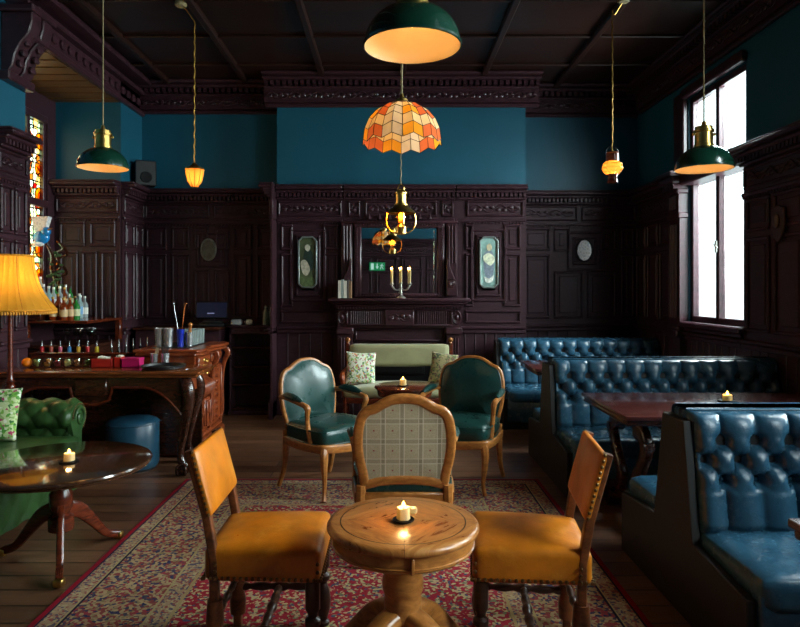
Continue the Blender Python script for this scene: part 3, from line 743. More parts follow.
def armchair(label, loc, rz, rear=None):
    root = thing('armchair', label, 'armchair', loc, rz, 'wood framed green leather armchairs'); root.scale = (.97, .89, 1)
    tilt = T(0, .235, .415, -.16)
    m = BM(); sweep(m, back_outline(.028), rrect(.056, .042, .016), (0, 1, 0), True, None, tilt); obj('back_frame', m, M['beech'], root)
    m = BM(); pad(m, back_outline(.026), (0, 0, .27), (0, -1, 0), .05, 8, 3.2, None, xy(tilt, -.021)); obj('backrest', m, M['green'], root, 60)
    m = BM(); pad(m, back_outline(.05), (0, 0, .27), (0, 1, 0), .008, 5, 2, None, xy(tilt, .01)); obj('back_panel', m, M['plaid'] if rear is None else rear, root, 60)
    m = BM(); tube(m, [p+V(0, -.02, 0) for p in back_outline(.028)], .006, 6, True, tilt); obj('piping', m, M['green'], root)
    def taper(p): return V(p.x*(1-.10*(p.y+.28)/.54), p.y-(.03*(1-(p.x/.3)**2) if p.y < -.15 else 0), p.z)
    m = BM(); softbox(m, (0, -.02, .435), (.585, .54, .13), .05, .035, 9, None, taper); st = obj('seat', m, M['green'], root, 60)
    m = BM()
    for z in (.385, .478):
        tube(m, [V(x, y, z) for x, y in ((-.26, .23), (-.29, 0), (-.296, -.22), (-.26, -.285), (0, -.318), (.26, -.285), (.296, -.22), (.29, 0), (.26, .23))], .007, 6)
    obj('piping', m, M['green'], st)
    m = BM()   # shaped seat rail
    rail = cr([(-.26, .24, .36), (-.283, 0, .352), (-.287, -.22, .36), (-.26, -.287, .365), (-.12, -.31, .352), (0, -.318, .345), (.12, -.31, .352), (.26, -.287, .365), (.287, -.22, .36), (.283, 0, .352), (.26, .24, .36)], 5)
    sweep(m, rail, rrect(.045, .06, .012), (0, 0, 1)); bx(m, -.27, .27, .22, .26, .33, .39, .01); obj('seat_rail', m, M['beech'], root)
    for sx in (-1, 1):
        m = BM(); cabriole(m, (.268*sx, -.27), sx, -1, .37); obj('leg', m, M['beech'], root)
        m = BM(); pts = cr([(.245*sx, .245, .43), (.247*sx, .25, .3), (.25*sx, .27, .14), (.262*sx, .325, 0)], 5)
        tube(m, pts, lerp_list([.03, .028, .021, .018], len(pts)), 8); obj('leg', m, M['beech'], root)
        m = BM(); pts = cr([(.272*sx, .285, .68), (.292*sx, .2, .685), (.307*sx, .05, .672), (.308*sx, -.07, .655), (.304*sx, -.11, .632), (.292*sx, -.09, .56), (.287*sx, -.10, .47), (.285*sx, -.13, .37)], 5)
        sweep(m, pts, circ(1, 8), None, False, lerp_list([.02, .018, .019, .021, .024, .018, .019, .022], len(pts))); ar = obj('arm', m, M['beech'], root)
        m = BM(); pts = cr([(.288*sx, .225, .693), (.297*sx, .16, .702), (.306*sx, .05, .695), (.309*sx, -.045, .677)], 5)
        sweep(m, pts, circ(1, 8), None, False, lerp_list([.012, .026, .028, .014], len(pts))); obj('arm_pad', m, M['green'], ar)
    return root
def xy(Mx, dy): return Mx @ Matrix.Translation((0, dy, 0))
armchair('green leather armchair on the left of the three, its front turned to the right', (-.46, 4.86, .014), math.radians(47))
armchair('green leather armchair on the right of the three, facing the camera', (.548, 4.96, .014), math.radians(-26))
pc_ = armchair('armchair seen from behind with a beige plaid back panel, behind the oak table', (.075, 3.72, .014), math.radians(181)); pc_.scale.z = .975
# ================================================================= LEATHER SIDE CHAIRS
def turned(z0, z1, k=1.0):
    L = z1-z0; pr = [(.022, 0), (.028, .02), (.028, .05), (.018, .07), (.022, .12), (.03, .2), (.034, .3), (.028, .42), (.016, .5), (.02, .52), (.03, .55), (.03, .6), (.017, .63), (.022, .68), (.029, .71), (.029, 1.0)]
    return [(0, z0)] + [(r*k, z0+L*t) for r, t in pr] + [(0, z1)]
def spindle(bm, a, c, k=.02):
    a, c = V(*a), V(*c); d = c-a; L = d.length; R = d.to_track_quat('Z', 'Y').to_matrix().to_4x4()
    pr = [(.5, 0), (.75, .04), (.9, .1), (.55, .15), (.85, .22), (.95, .3), (.6, .4), (1.0, .46), (1.1, .5), (1.0, .54), (.6, .6), (.95, .7), (.85, .78), (.55, .85), (.9, .9), (.75, .96), (.5, 1)]
    lathe(bm, [(0, 0)]+[(r*k, t*L) for r, t in pr]+[(0, L)], (0, 0, 0), 10, Matrix.Translation(a) @ R)
def side_chair(label, loc, rz):
    root = thing('side_chair', label, 'chair', loc, rz, 'orange leather side chairs')
    W, D = .43, .45   # across (x), deep (y), front = -y
    def shp(p): return V(p.x*(1+.05*(-p.y/.2)), p.y, p.z)
    m = BM(); softbox(m, (0, 0, .435), (W, D, .135), .028, .028, 11, None, shp); st = obj('seat', m, M['orange'], root, 60)
    m = BM()
    def nails(bm, a, c, step=.023):
        a, c = V(*a), V(*c); n = max(1, int((c-a).length/step))
        for i in range(n+1): ball(bm, a.lerp(c, i/n), .0082, 6, 4)
    k = .2275
    nails(m, (-k, -.227, .388), (k, -.227, .388)); nails(m, (-k*.92, .227, .388), (k*.92, .227, .388))
    for s in (-1, 1): nails(m, (s*k, -.225, .388), (s*k*.905, .222, .388)); nails(m, (s*k*1.005, -.215, .388), (s*k*1.005, -.215, .45)); nails(m, (s*k*.93, .18, .388), (s*k*.93, .18, .44))
    obj('nail_trim', m, M['nail'], st)
    for s in (-1, 1):
        m = BM(); lathe(m, turned(0, .375), (s*.195, -.193, 0), 12); obj('front_leg', m, M['oakdark'], root)
        m = BM(); pts = [V(s*.187, .185, 0), V(s*.187, .185, .2), V(s*.187, .187, .45), V(s*.187, .215, .62), V(s*.187, .283, .872)]
        sweep(m, pts, rrect(.034, .04, .006), (1, 0, 0)); lathe(m, [(.0, .06), (.034, .06), (.036, .12), (.028, .16), (.035, .22), (.03, .3), (0, .3)], (s*.187, .185, 0), 12)
        ps = obj('back_post', m, M['chairpost'], root)
        m = BM(); nails(m, (s*.2065, .205, .63), (s*.2065, .268, .87), .021)
        obj('nail_trim', m, M['nail'], ps)
    m = BM(); softbox(m, (0, 0, .125), (.42, .03, .262), .012, 0, 7, T(0, .203, .628, -.26), lambda p: V(p.x, p.y-.012*max(0, 1-(p.x/.2)**2)*max(0, 1-((p.z)/.125)**2)*(1 if p.y < 0 else -1), p.z))
    obj('backrest', m, M['orange'], root, 60)
    m = BM(); spindle(m, (-.19, -.193, .175), (-.187, .185, .175)); obj('stretcher', m, M['oakdark'], root)
    m = BM(); spindle(m, (.19, -.193, .175), (.187, .185, .175)); obj('stretcher', m, M['oakdark'], root)
    m = BM(); spindle(m, (-.187, 0, .175), (.187, 0, .175)); obj('stretcher', m, M['oakdark'], root)
    m = BM(); spindle(m, (-.187, .185, .22), (.187, .185, .22), .016); obj('stretcher', m, M['oakdark'], root)
    return root
side_chair('orange leather side chair with nailed edges left of the oak table', (-.49, 2.655, .0095), PI/2)
side_chair('orange leather side chair with nailed edges right of the oak table', (.565, 2.635, .0095), -PI/2-math.radians(7))
# ================================================================= OAK PEDESTAL TABLE
def scroll_foot(bm, a, r, h, w=.07, z0=.0):
    d = V(math.cos(a), math.sin(a), 0); nn = V(-math.sin(a), math.cos(a), 0)
    pts = cr([d*.03+V(0, 0, h), d*(r*.35)+V(0, 0, h*.92), d*(r*.65)+V(0, 0, h*.55), d*(r*.88)+V(0, 0, h*.28), d*r+V(0, 0, h*.18)], 5)
    sweep(bm, pts, rrect(1, 1, .25), nn, scale=[(q, w) for q in lerp_list([h*.6, h*.5, h*.42, h*.34, h*.34], len(pts))])
root = thing('pedestal_table', 'round golden oak pedestal table in front with a lit candle', 'table', (.048, 2.385, .0095))
m = BM(); lathe(m, [(0, .634), (.262, .634), (.276, .630), (.282, .622), (.283, .614), (.278, .606), (.268, .602), (0, .602)], seg=64); obj('tabletop', m, M['oaktop'], root, 40)
m = BM(); lathe(m, [(0, .603), (.262, .603), (.262, .55), (.256, .545), (.25, .54), (.0, .54)], seg=64); lathe(m, [(.262, .562), (.266, .559), (.262, .555)], seg=64)
ap = obj('apron', m, M['oak'], root)
m = BM(); bx(m, -.006, .006, -.275, -.262, .545, .6, .003, Matrix.Rotation(.1, 4, 'Z')); obj('apron_bracket', m, M['oak'], ap)
m = BM(); lathe(m, [(0, .54), (.075, .54), (.08, .525), (.074, .512), (.079, .503), (.072, .494), (.078, .485), (.071, .476), (.077, .467), (.069, .458), (.07, .44), (.078, .41), (.076, .38), (.068, .36), (.07, .34), (.07, .08), (0, .08)], seg=28); obj('pedestal', m, M['oak'], root)
for i in range(4):
    m = BM(); scroll_foot(m, PI/4+PI/2*i, .35, .25, .09); obj('foot', m, M['oak'], root)
# ================================================================= SMALL ROUND TABLE BEFORE THE SETTEE
root = thing('side_table', 'small round mahogany table with a candle in front of the settee', 'table', (.13, 5.72, 0))
m = BM(); lathe(m, [(0, .65), (.252, .65), (.268, .645), (.27, .632), (.262, .622), (0, .622)], seg=48); obj('tabletop', m, M['mahogx'], root)
m = BM(); lathe(m, [(0, .623), (.245, .623), (.245, .585), (.235, .56), (.2, .56), (0, .56)], seg=48); obj('apron', m, M['mahog'], root)
for i in range(4):
    a = PI/4+PI/2*i; m = BM(); pts = cr([(.2*math.cos(a), .2*math.sin(a), .58), (.215*math.cos(a), .215*math.sin(a), .45), (.19*math.cos(a), .19*math.sin(a), .2), (.22*math.cos(a), .22*math.sin(a), 0)], 5)
    tube(m, pts, lerp_list([.03, .026, .016, .02], len(pts)), 8); obj('leg', m, M['mahog'], root)
# ================================================================= GLASSY ROUND TABLE (LEFT)
root = thing('coffee_table', 'low round dark table with a mirror-polished top beside the green sofa', 'table', (-1.83, 3.56, 0))
m = BM(); lathe(m, [(0, .55), (.462, .55), (.474, .546), (.478, .538), (.474, .53), (.466, .527), (.47, .522), (.462, .514), (.44, .51), (0, .51)], seg=72); obj('tabletop', m, M['tabletop'], root)
m = BM(); lathe(m, [(0, .512), (.12, .512), (.12, .49), (.05, .48), (.052, .455), (.04, .44), (.043, .40), (.062, .37), (.06, .3), (.045, .26), (.066, .24), (.066, .17), (.03, .15), (0, .15)], seg=24); obj('pedestal', m, M['mahog'], root)
for i, a in enumerate((-1.12, 1.02, 3.0)):
    m = BM(); d = V(math.cos(a), math.sin(a), 0); nn = V(-math.sin(a), math.cos(a), 0)
    pts = cr([d*.03+V(0, 0, .27), d*.11+V(0, 0, .245), d*.2+V(0, 0, .15), d*.28+V(0, 0, .06), d*.36+V(0, 0, .028)], 6)
    sweep(m, pts, rrect(1, 1, .3), nn, scale=[(q, .036) for q in lerp_list([.11, .085, .06, .045, .04], len(pts))])
    for s in (-.014, -.005, .005, .014): tube(m, [p+nn*s+V(0, 0, q/2) for p, q in zip(pts, lerp_list([.11, .085, .06, .045, .04], len(pts)))], .004, 5)
    lg = obj('leg', m, M['mahog'], root)
    m = BM(); softbox(m, tuple(d*.362+V(0, 0, .022)), (.05, .05, .042), .012, 0, 3); obj('castor_cap', m, M['brass'], lg)
# ================================================================= SETTEE
root = thing('settee', 'olive green upholstered settee with low wooden arms before the fireplace', 'settee', (.105, 6.98, 0))
m = BM()
softbox(m, (0, -.02, .40), (1.2, .54, .11), .05, .03, 11, None, lambda p: V(p.x, p.y+(.08*(p.x/.6)**2 if p.y < 0 else 0), p.z+.02*(1-(p.x/.6)**2))); obj('seat', m, M['olive'], root, 60)
m = BM(); softbox(m, (0, .235, .775), (1.12, .09, .235), .04, 0, 10, T(0, 0, 0, -.0), lambda p: V(p.x, p.y-.015*(1-(p.x/.56)**2)*(1 if p.y < 0 else 0), p.z-(.02*(1-(p.x/.56)**2) if p.z < 0 else 0))); obj('backrest', m, M['olive'], root, 60)
m = BM(); pts = cr([(-.6, -.19, .33), (-.35, -.245, .33), (0, -.275, .33), (.35, -.245, .33), (.6, -.19, .33)], 5); sweep(m, pts, rrect(.03, .06, .01), (0, 0, 1)); bx(m, -.6, .6, .21, .25, .31, .37, .008)
for s in (-1, 1): bx(m, s*.585-.02, s*.585+.02, -.19, .24, .31, .37, .008)
obj('seat_rail', m, M['mahog'], root)
for s in (-1, 1):
    m = BM(); pts = [V(s*.585, .27, 0), V(s*.585, .24, .35), V(s*.58, .255, .9)]; sweep(m, pts, rrect(.04, .045, .01), (1, 0, 0)); ps = obj('back_post', m, M['mahog'], root)
    m = BM(); lathe(m, [(0, 0), (.016, 0), (.012, .012), (.024, .026), (.028, .042), (.02, .058), (0, .066)], (s*.58, .255, .9), 14); obj('finial', m, M['beech'], ps)
    m = BM(); tube(m, cr([(s*.575, -.19, .36), (s*.58, -.2, .2), (s*.585, -.2, 0)], 4), lerp_list([.028, .02, .016], 9), 8); obj('leg', m, M['mahog'], root)
    m = BM(); pts = cr([(s*.585, .24, .62), (s*.6, .1, .615), (s*.615, -.06, .6), (s*.615, -.15, .58), (s*.61, -.165, .53), (s*.6, -.13, .47), (s*.59, -.15, .36)], 5)
    sweep(m, pts, circ(1, 8), None, False, lerp_list([.022, .02, .026, .032, .028, .02, .024], len(pts))); obj('arm', m, M['carvedm'], root)
# ================================================================= CHESTERFIELD SOFA
root = thing('chesterfield_sofa', 'green leather buttoned chesterfield sofa by the bar, cut off by the left edge', 'sofa', (0, 0, 0))
SX0, SX1 = -2.98, -2.27      # back, front
def sofa_arm(ya, mir):
    """ya = centre of the arm roll; inner face towards -y when mir = 1"""
    bm = BM(); R = .115; zc = .575; prof = []
    for i in range(16): prof.append((-.06*mir, .42+.1*i/16))                     # inner face
    for i in range(49):
        a = PI*1.06-(PI*1.45)*i/48; prof.append((mir*R*math.cos(a), zc+R*math.sin(a)))
    for i in range(1, 13): prof.append((mir*(.035+.02*(i/12)), zc-.06-.44*i/12))
    n = len(prof); L = [0]
    for a, c in zip(prof, prof[1:]): L.append(L[-1]+math.hypot(c[0]-a[0], c[1]-a[1]))
    def f(u, v):
        k = min(n-1, round(v*(n-1))); y, z = prof[k]; a = prof[max(0, k-1)]; c = prof[min(n-1, k+1)]
        dy, dz = c[0]-a[0], c[1]-a[1]; q = math.hypot(dy, dz); ny, nz = -dz/q*mir, dy/q*mir
        if mir > 0: ny, nz = -dz/q, dy/q
        x = SX0+(SX1-SX0)*u; l = L[k]; h = 0
        if l < .42: s_, t_ = (x+l*.9)/.17, (x-l*.9)/.17; h = (.036*tuft(s_, t_)-.01)*min(1, (SX1-x)/.03)*min(1, (.42-l)/.04)
        return V(x, ya+y+ny*h, z+nz*h)
    gridsurf(bm, f, 70, n-1); return bm
for ya, mir in ((4.66, 1), (2.5, -1)):
    m = sofa_arm(ya, mir); ar = obj('arm', m, M['chest'], root, 70)
    m = BM()      # scrolled front with nail border
    out = [V(0, -.07*mir, .08), V(0, -.07*mir, .45)] + [V(0, mir*.112*math.cos(a), .575+.112*math.sin(a)) for a in [PI*1.02-(PI*1.35)*i/20 for i in range(21)]] + [V(0, .055*mir, .46), V(0, .06*mir, .08)]
    pad(m, [p+V(SX1, ya, 0) for p in out], (SX1, ya, .5), (1, 0, 0), .014, 4, 2, -.03); fr = obj('arm_front', m, M['chest'], ar, 50)
    m = BM(); tube(m, [V(SX1+.016, ya+mir*(.082*(1-t*.75))*math.cos(PI-mir*0-PI*2.6*t), .575+(.082*(1-t*.75))*math.sin(PI-PI*2.6*t)) for t in [i/40 for i in range(41)]], .011, 8); obj('scroll_roll', m, M['chest'], fr)
    m = BM()
    for i in range(26): a = PI*1.0-(PI*1.3)*i/25; ball(m, (SX1+.008, ya+mir*.097*math.cos(a), .575+.097*math.sin(a)), .006, 6, 4)
    for i in range(16): ball(m, (SX1+.008, ya-.055*mir, .44-.022*i), .006, 6, 4)
    obj('nail_trim', m, M['nail'], fr)
m = BM(); softbox(m, ((SX0+SX1)/2+.1, 3.58, .40), (.62, 2.05, .13), .045, .03, 12); obj('seat_cushion', m, M['chest'], root, 60)
m = BM()
def skirt(u, v):
    y = 2.44+2.16*u; z = .09+.26*v; s_, t_ = (y+z*.9)/.19, (y-z*.9)/.19; return V(SX1+.02+.028*tuft(s_, t_), y, z)
gridsurf(m, skirt, 80, 14); bx(m, SX0+.05, SX1+.02, 2.5, 4.66, .08, .36); obj('base', m, M['chest'], root, 70)
m = BM()
def bkf(u, v):
    y = 2.5+2.16*u; a = .35+(v*1.2*PI); l = v*.55
    h = .03*tuft((y+l)/.18, (y-l)/.18)
    if v < .4: return V(SX0+.2+h, y, .42+.35*v)
    q = (v-.4)/.6*PI*1.3; return V(SX0+.09+(.11+h)*math.cos(q), y, .57+(.115+h)*math.sin(q))
gridsurf(m, bkf, 70, 30); bx(m, SX0, SX0+.12, 2.5, 4.66, .08, .5); obj('backrest', m, M['chest'], root, 70)
for x in (SX0+.06, SX1-.06):
    for y in (2.5, 4.62): m = BM(); lathe(m, [(0, .085), (.035, .085), (.04, .06), (.025, .02), (.02, 0), (0, 0)], (x, y, 0), 12); obj('foot', m, M['darkwal'], root)
# ================================================================= CUSHIONS
def cushion(label, mt, loc, w, h, t, rx, rz, ry=0):
    m = BM(); N = 22
    def side(sgn):
        def f(u, v):
            a, c = 2*u-1, 2*v-1; k = ((1-a*a)*(1-c*c))**.42
            ins = 1-.07*(1-abs(c)**2)*abs(a)**6; inc = 1-.07*(1-abs(a)**2)*abs(c)**6
            return V(a*w/2*ins, sgn*t/2*k, c*h/2*inc+h/2)
        return f
    gridsurf(m, side(-1), N, N); gridsurf(m, side(1), N, N); bmesh.ops.remove_doubles(m, verts=m.verts[:], dist=.0008)
    xf(m.verts, T(0, 0, 0, rx, ry, 0))
    o = obj('throw_cushion', m, mt, None, 80, loc, rz); tag(o, label, 'cushion', 'floral throw cushions'); return o
cushion('white floral cushion on the left end of the olive settee', M['floralw'], (-.32, 6.92, .478), .33, .36, .12, -.32, .1, .05)
cushion('darker olive floral cushion on the right end of the olive settee', M['florald'], (.555, 6.93, .478), .30, .35, .11, -.32, -.15, .12)
cushion('green and pink floral cushion on the green chesterfield sofa', M['floralg'], (-2.70, 4.30, .482), .36, .36, .12, -.2, .1, .03)
# ================================================================= POUF
root = thing('pouf', 'round blue leather pouf under the bar desk', 'pouf', (-2.17, 5.4, 0))
m = BM(); lathe(m, [(0, .43), (.1, .428), (.17, .42), (.2, .405), (.212, .385), (.212, .05), (.2, .02), (0, .02)], seg=40); obj('cover', m, M['bluepouf'], root)
m = BM(); tube(m, [V(.212*math.cos(a), .212*math.sin(a), .385) for a in [2*PI*i/40 for i in range(40)]], .006, 6, True); obj('piping', m, M['bluepouf'], root)
m = BM(); lathe(m, [(0, .022), (.19, .022), (.19, 0), (0, 0)], seg=30); obj('base', m, M['black'], root)
# ================================================================= FIREPLACE AND OVERMANTEL
root = thing('fireplace', 'dark carved wooden fireplace surround and mantelpiece behind the olive settee', 'fireplace', (.11, 7.7, 0))
m = BM(); bx(m, -.82, .82, -.36, 0, 1.365, 1.405, .012); bx(m, -.79, .79, -.33, 0, 1.34, 1.365, .012); bx(m, -.75, .75, -.28, 0, 1.305, 1.34, .014); dentils(m, -.74, .74, 1.28, .025, -.265, -.2, .035); obj('mantel_shelf', m, M['carved'], root)
m = BM(); bx(m, -.72, .72, -.22, 0, 1.06, 1.305); moulding(m, -.62, .62, 1.08, 1.28, .02, .25, False)
fluting(m, -.58, -.2, 1.1, 1.26, 15, -.225, .009); fluting(m, .2, .58, 1.1, 1.26, 15, -.225, .009)
bx(m, -.17, .17, -.25, -.2, 1.08, 1.28, .01); vine(m, -.13, .13, 1.1, 1.26, -.25, random.Random(3))
for s in (-1, 1):
    lathe(m, [(0, 0), (.03, .002), (.045, .012), (.055, .0)], (0, 0, 0), 16, Matrix.Translation((s*.67, -.22, 1.18)) @ Matrix.Rotation(PI/2, 4, 'X') @ Matrix.Scale(1.6, 4, (0, 1, 0)))
    ball(m, (s*.67, -.235, 1.18), .022, 8, 6, (1, .7, 1.6))
obj('frieze', m, M['carved'], root)
for s in (-1, 1):
    m = BM(); bx(m, s*.72, s*.55, -.22, 0, 0, 1.06); bx(m, s*.735, s*.535, -.25, 0, 0, .18, .012); bx(m, s*.735, s*.535, -.25, 0, .98, 1.06, .012); fluting(m, s*.635-.06, s*.635+.06, .24, .94, 4, -.22, .012); obj('pilaster', m, M['carved'], root)
m = BM(); bx(m, -.55, .55, -.17, 0, .88, 1.06, .01); bx(m, -.55, -.46, -.17, 0, 0, .88, .01); bx(m, .46, .55, -.17, 0, 0, .88, .01); moulding(m, -.52, .52, .9, 1.04, .02, .19, False); obj('inner_surround', m, M['panel'], root)
m = BM(); bx(m, -.46, .46, -.10, -.094, .06, .88); obj('fire_screen_glass', m, M['mirror'], root, 0)
m = BM(); bx(m, -.46, .46, -.13, -.1, 0, .74, .01); bx(m, -.3, .3, -.15, -.12, .5, .66, .008); bx(m, -.28, .28, -.156, -.14, .52, .64, .006); obj('fire_back', m, M['iron'], root)
m = BM(); bx(m, -.72, .72, -.38, -.25, 0, .03, .008); obj('hearth', m, M['iron'], root)
root = thing('overmantel', 'large dark carved overmantel mirror above the mantelpiece', 'mirror', (.11, 7.7, 0))
m = BM(); mx0, mx1, mz0, mz1 = -.45, .45, 1.43, 2.26
for (a, c, e, f) in ((mx0-.09, mx1+.09, mz0-.02, mz0+.03), (mx0-.09, mx1+.09, mz1-.02, mz1+.05), (mx0-.09, mx0, mz0, mz1), (mx1, mx1+.09, mz0, mz1)): bx(m, a, c, -.1, -.02, e, f, .014)
for i in range(26):
    z = mz0+.02+i*.031
    for s in (-1, 1): ball(m, (s*.505, -.1, z), .011, 6, 4)
for i in range(30):
    for z in (mz0+.005, mz1+.015): ball(m, (-.46+i*.0317, -.1, z), .01, 6, 4)
obj('frame', m, M['carved'], root)
m = BM(); bx(m, mx0, mx1, -.06, -.05, mz0, mz1); obj('mirror_glass', m, M['mirror'], root, 0).rotation_euler.z = .022
m = BM()
for (a, c, e, f) in ((mx0, mx0+.035, mz0, mz1), (mx1-.035, mx1, mz0, mz1), (mx0, mx1, mz1-.03, mz1), (mx0, mx1, mz0, mz0+.03)): bx(m, a, c, -.066, -.058, e, f, .0028)
obj('bevelled_edge', m, M['mirror'], root, 0)
for s in (-1, 1):
    m = BM(); bx(m, s*.56, s*.69, -.1, -.02, 1.43, 2.29, .008); fluting(m, s*.625-.055, s*.625+.055, 1.82, 2.26, 3, -.1, .014)
    prof = [(0, 0), (.2, 0), (.19, .14), (.14, .22), (.07, .33), (.045, .42), (0, .44)]
    prism(m, [(s*(.56+x*.65)*1.0, 1.43+z) for x, z in prof], -.045, T(0, -.1, 0), .008)
    pts = [V(s*(.625+.045*(1-t*.8)*math.cos(5*PI*t)), -.15, 1.58+.06*(1-t*.8)*math.sin(5*PI*t)) for t in [i/30 for i in range(31)]]; tube(m, pts, .009, 6)
    obj('pilaster', m, M['carved'], root)
m = BM(); bx(m, -.7, .7, -.12, -.02, 2.29, 2.32, .01)
for i in range(7): lathe(m, [(0, 0), (.03, .012), (.022, .04), (.008, .075), (0, .085)], (-.36+i*.12, -.1, 2.33), 8)
obj('cornice', m, M['carved'], root)
# ---- books on the mantel
bk0 = None; x = -.6
for i, (c, h, w) in enumerate([('#cfc7b6', .205, .03), ('#8f9a94', .215, .028), ('#d8d2c4', .2, .034), ('#4a4440', .21, .022), ('#7a5a3c', .195, .026)]):
    nm = ['cream spined book, leftmost in the row on the mantelpiece', 'grey-green spined book second from the left on the mantelpiece', 'thick off-white spined book in the middle of the mantelpiece row', 'thin charcoal spined book second from the right on the mantelpiece', 'brown spined book at the right end of the mantelpiece row'][i]
    root = thing('book', nm, 'book', (x+w/2, 7.465, 1.4055), 0, 'books on the mantelpiece')
    mt = plain('book_cloth_%d' % i, c, .6)
    m = BM(); bx(m, -w/2, -w/2+.003, -.07, .07, 0, h, .001); bx(m, w/2-.003, w/2, -.07, .07, 0, h, .001); bx(m, -w/2, w/2, -.075, -.069, 0, h, .002); bx(m, -w/2-.0005, w/2+.0005, -.0765, -.074, h*.72, h*.75); obj('cover', m, mt, root)
    m = BM(); bx(m, -w/2+.003, w/2-.003, -.068, .066, .003, h-.004); obj('pages', m, M['paper'], root); x += w+.003
# ---- candles
def candle_bits(root, r, h, z, power, lean=0, irregular=False):
    m = BM(); rr = random.Random(int(h*1e4)); ph = rr.random()*6
    wob = (lambda a, zz: 1+(.12*math.sin(2*a+ph)*(zz-z)/h+.06*math.sin(5*a) if irregular else 0)) if irregular else None
    lathe(m, [(0, z), (r*1.06, z), (r, z+h*.4), (r*.98, z+h*.95), (r*.9, z+h), (r*.7, z+h*.93), (0, z+h*.9)], (0, 0, 0), 18, None, wob); w = obj('wax', m, M['cream'], root)
    fh = .02+.22*min(r, .03)+.0; q = .005+.1*min(r, .03)
    m = BM(); lathe(m, [(0, 0), (q*.8, fh*.15), (q, fh*.35), (q*.6, fh*.7), (0, fh)], (0, 0, z+h*.97), 10); obj('flame', m, M['flame'], w)
    glow('flame_glow', (0, 0, z+h+fh*.6), power, (1, .55, .2), .012, root)
def pillar(label, loc, r, h, power=.8, dish=.045, glass=False):
    root = thing('candle', label, 'candle', loc, 0, 'lit table candles')
    m = BM(); lathe(m, [(0, 0), (dish*.8, 0), (dish, .006), (dish, .009), (dish*.8, .004), (0, .004)], seg=24); obj('dish', m, M['iron'], root)
    if glass:
        m = BM(); lathe(m, [(r*1.2, .004), (r*1.25, h*1.2), (r*1.2, h*1.2), (r*1.14, .01), (0, .01)], seg=20); obj('glass_holder', m, M['glass'], root)
    candle_bits(root, r, h, .0105, power, 0, not glass)
    return root
c = pillar('lit cream candle melted to a stub on the golden oak table', (.05, 2.37, .6435), .024, .042, 2.0, .04)
m = BM(); softbox(m, (.034, .012, .037), (.035, .022, .028), .01, 0, 4); obj('wax_drip', m, M['cream'], c)
pillar('lit cream candle on the small round table in front of the settee', (.115, 5.66, .65), .03, .05, 1.2, .05)
pillar('lit yellow candle on the polished table by the green sofa', (-1.77, 3.53, .55), .027, .04, 1.2, .05)
pillar('lit tealight candle on the long dark table between blue benches', (2.24, 4.25, .76), .03, .035, 1.0, .06, True)
# ---- candelabrum
root = thing('candelabrum', 'silver three-arm candelabrum standing on the mantelpiece before the mirror', 'candelabrum', (.13, 7.46, 1.4055))
m = BM(); lathe(m, [(0, 0), (.055, 0), (.056, .008), (.035, .018), (.018, .03), (.011, .05), (.016, .06), (.01, .075), (.009, .12), (.014, .13), (.009, .14), (.009, .165), (.016, .172), (.022, .18), (.01, .184), (0, .184)], seg=18); obj('stem', m, M['silver'], root)
for s in (-1, 1):
    m = BM(); tube(m, cr([(0, 0, .12), (s*.03, 0, .095), (s*.07, 0, .1), (s*.1, 0, .135), (s*.105, 0, .155)], 6), .007, 8)
    lathe(m, [(0, .15), (.01, .152), (.022, .165), (.023, .17), (.012, .168), (.012, .182), (0, .182)], (s*.105, 0, 0), 14); obj('arm', m, M['silver'], root)
for x, z in ((-.105, .182), (0, .184), (.105, .182)):
    t_ = BM(); lathe(t_, [(0, z), (.0105, z), (.0105, z+.14), (.006, z+.145), (0, z+.145)], (x, 0, 0), 12); w = obj('candle', t_, M['cream'], root)
    m = BM(); lathe(m, [(0, 0), (.006, .006), (.007, .014), (.004, .026), (0, .036)], (x, 0, z+.147), 8); obj('flame', m, M['flame'], w)
    glow('flame_glow', (x, -.0, z+.175), .35, (1, .55, .2), .01, root)
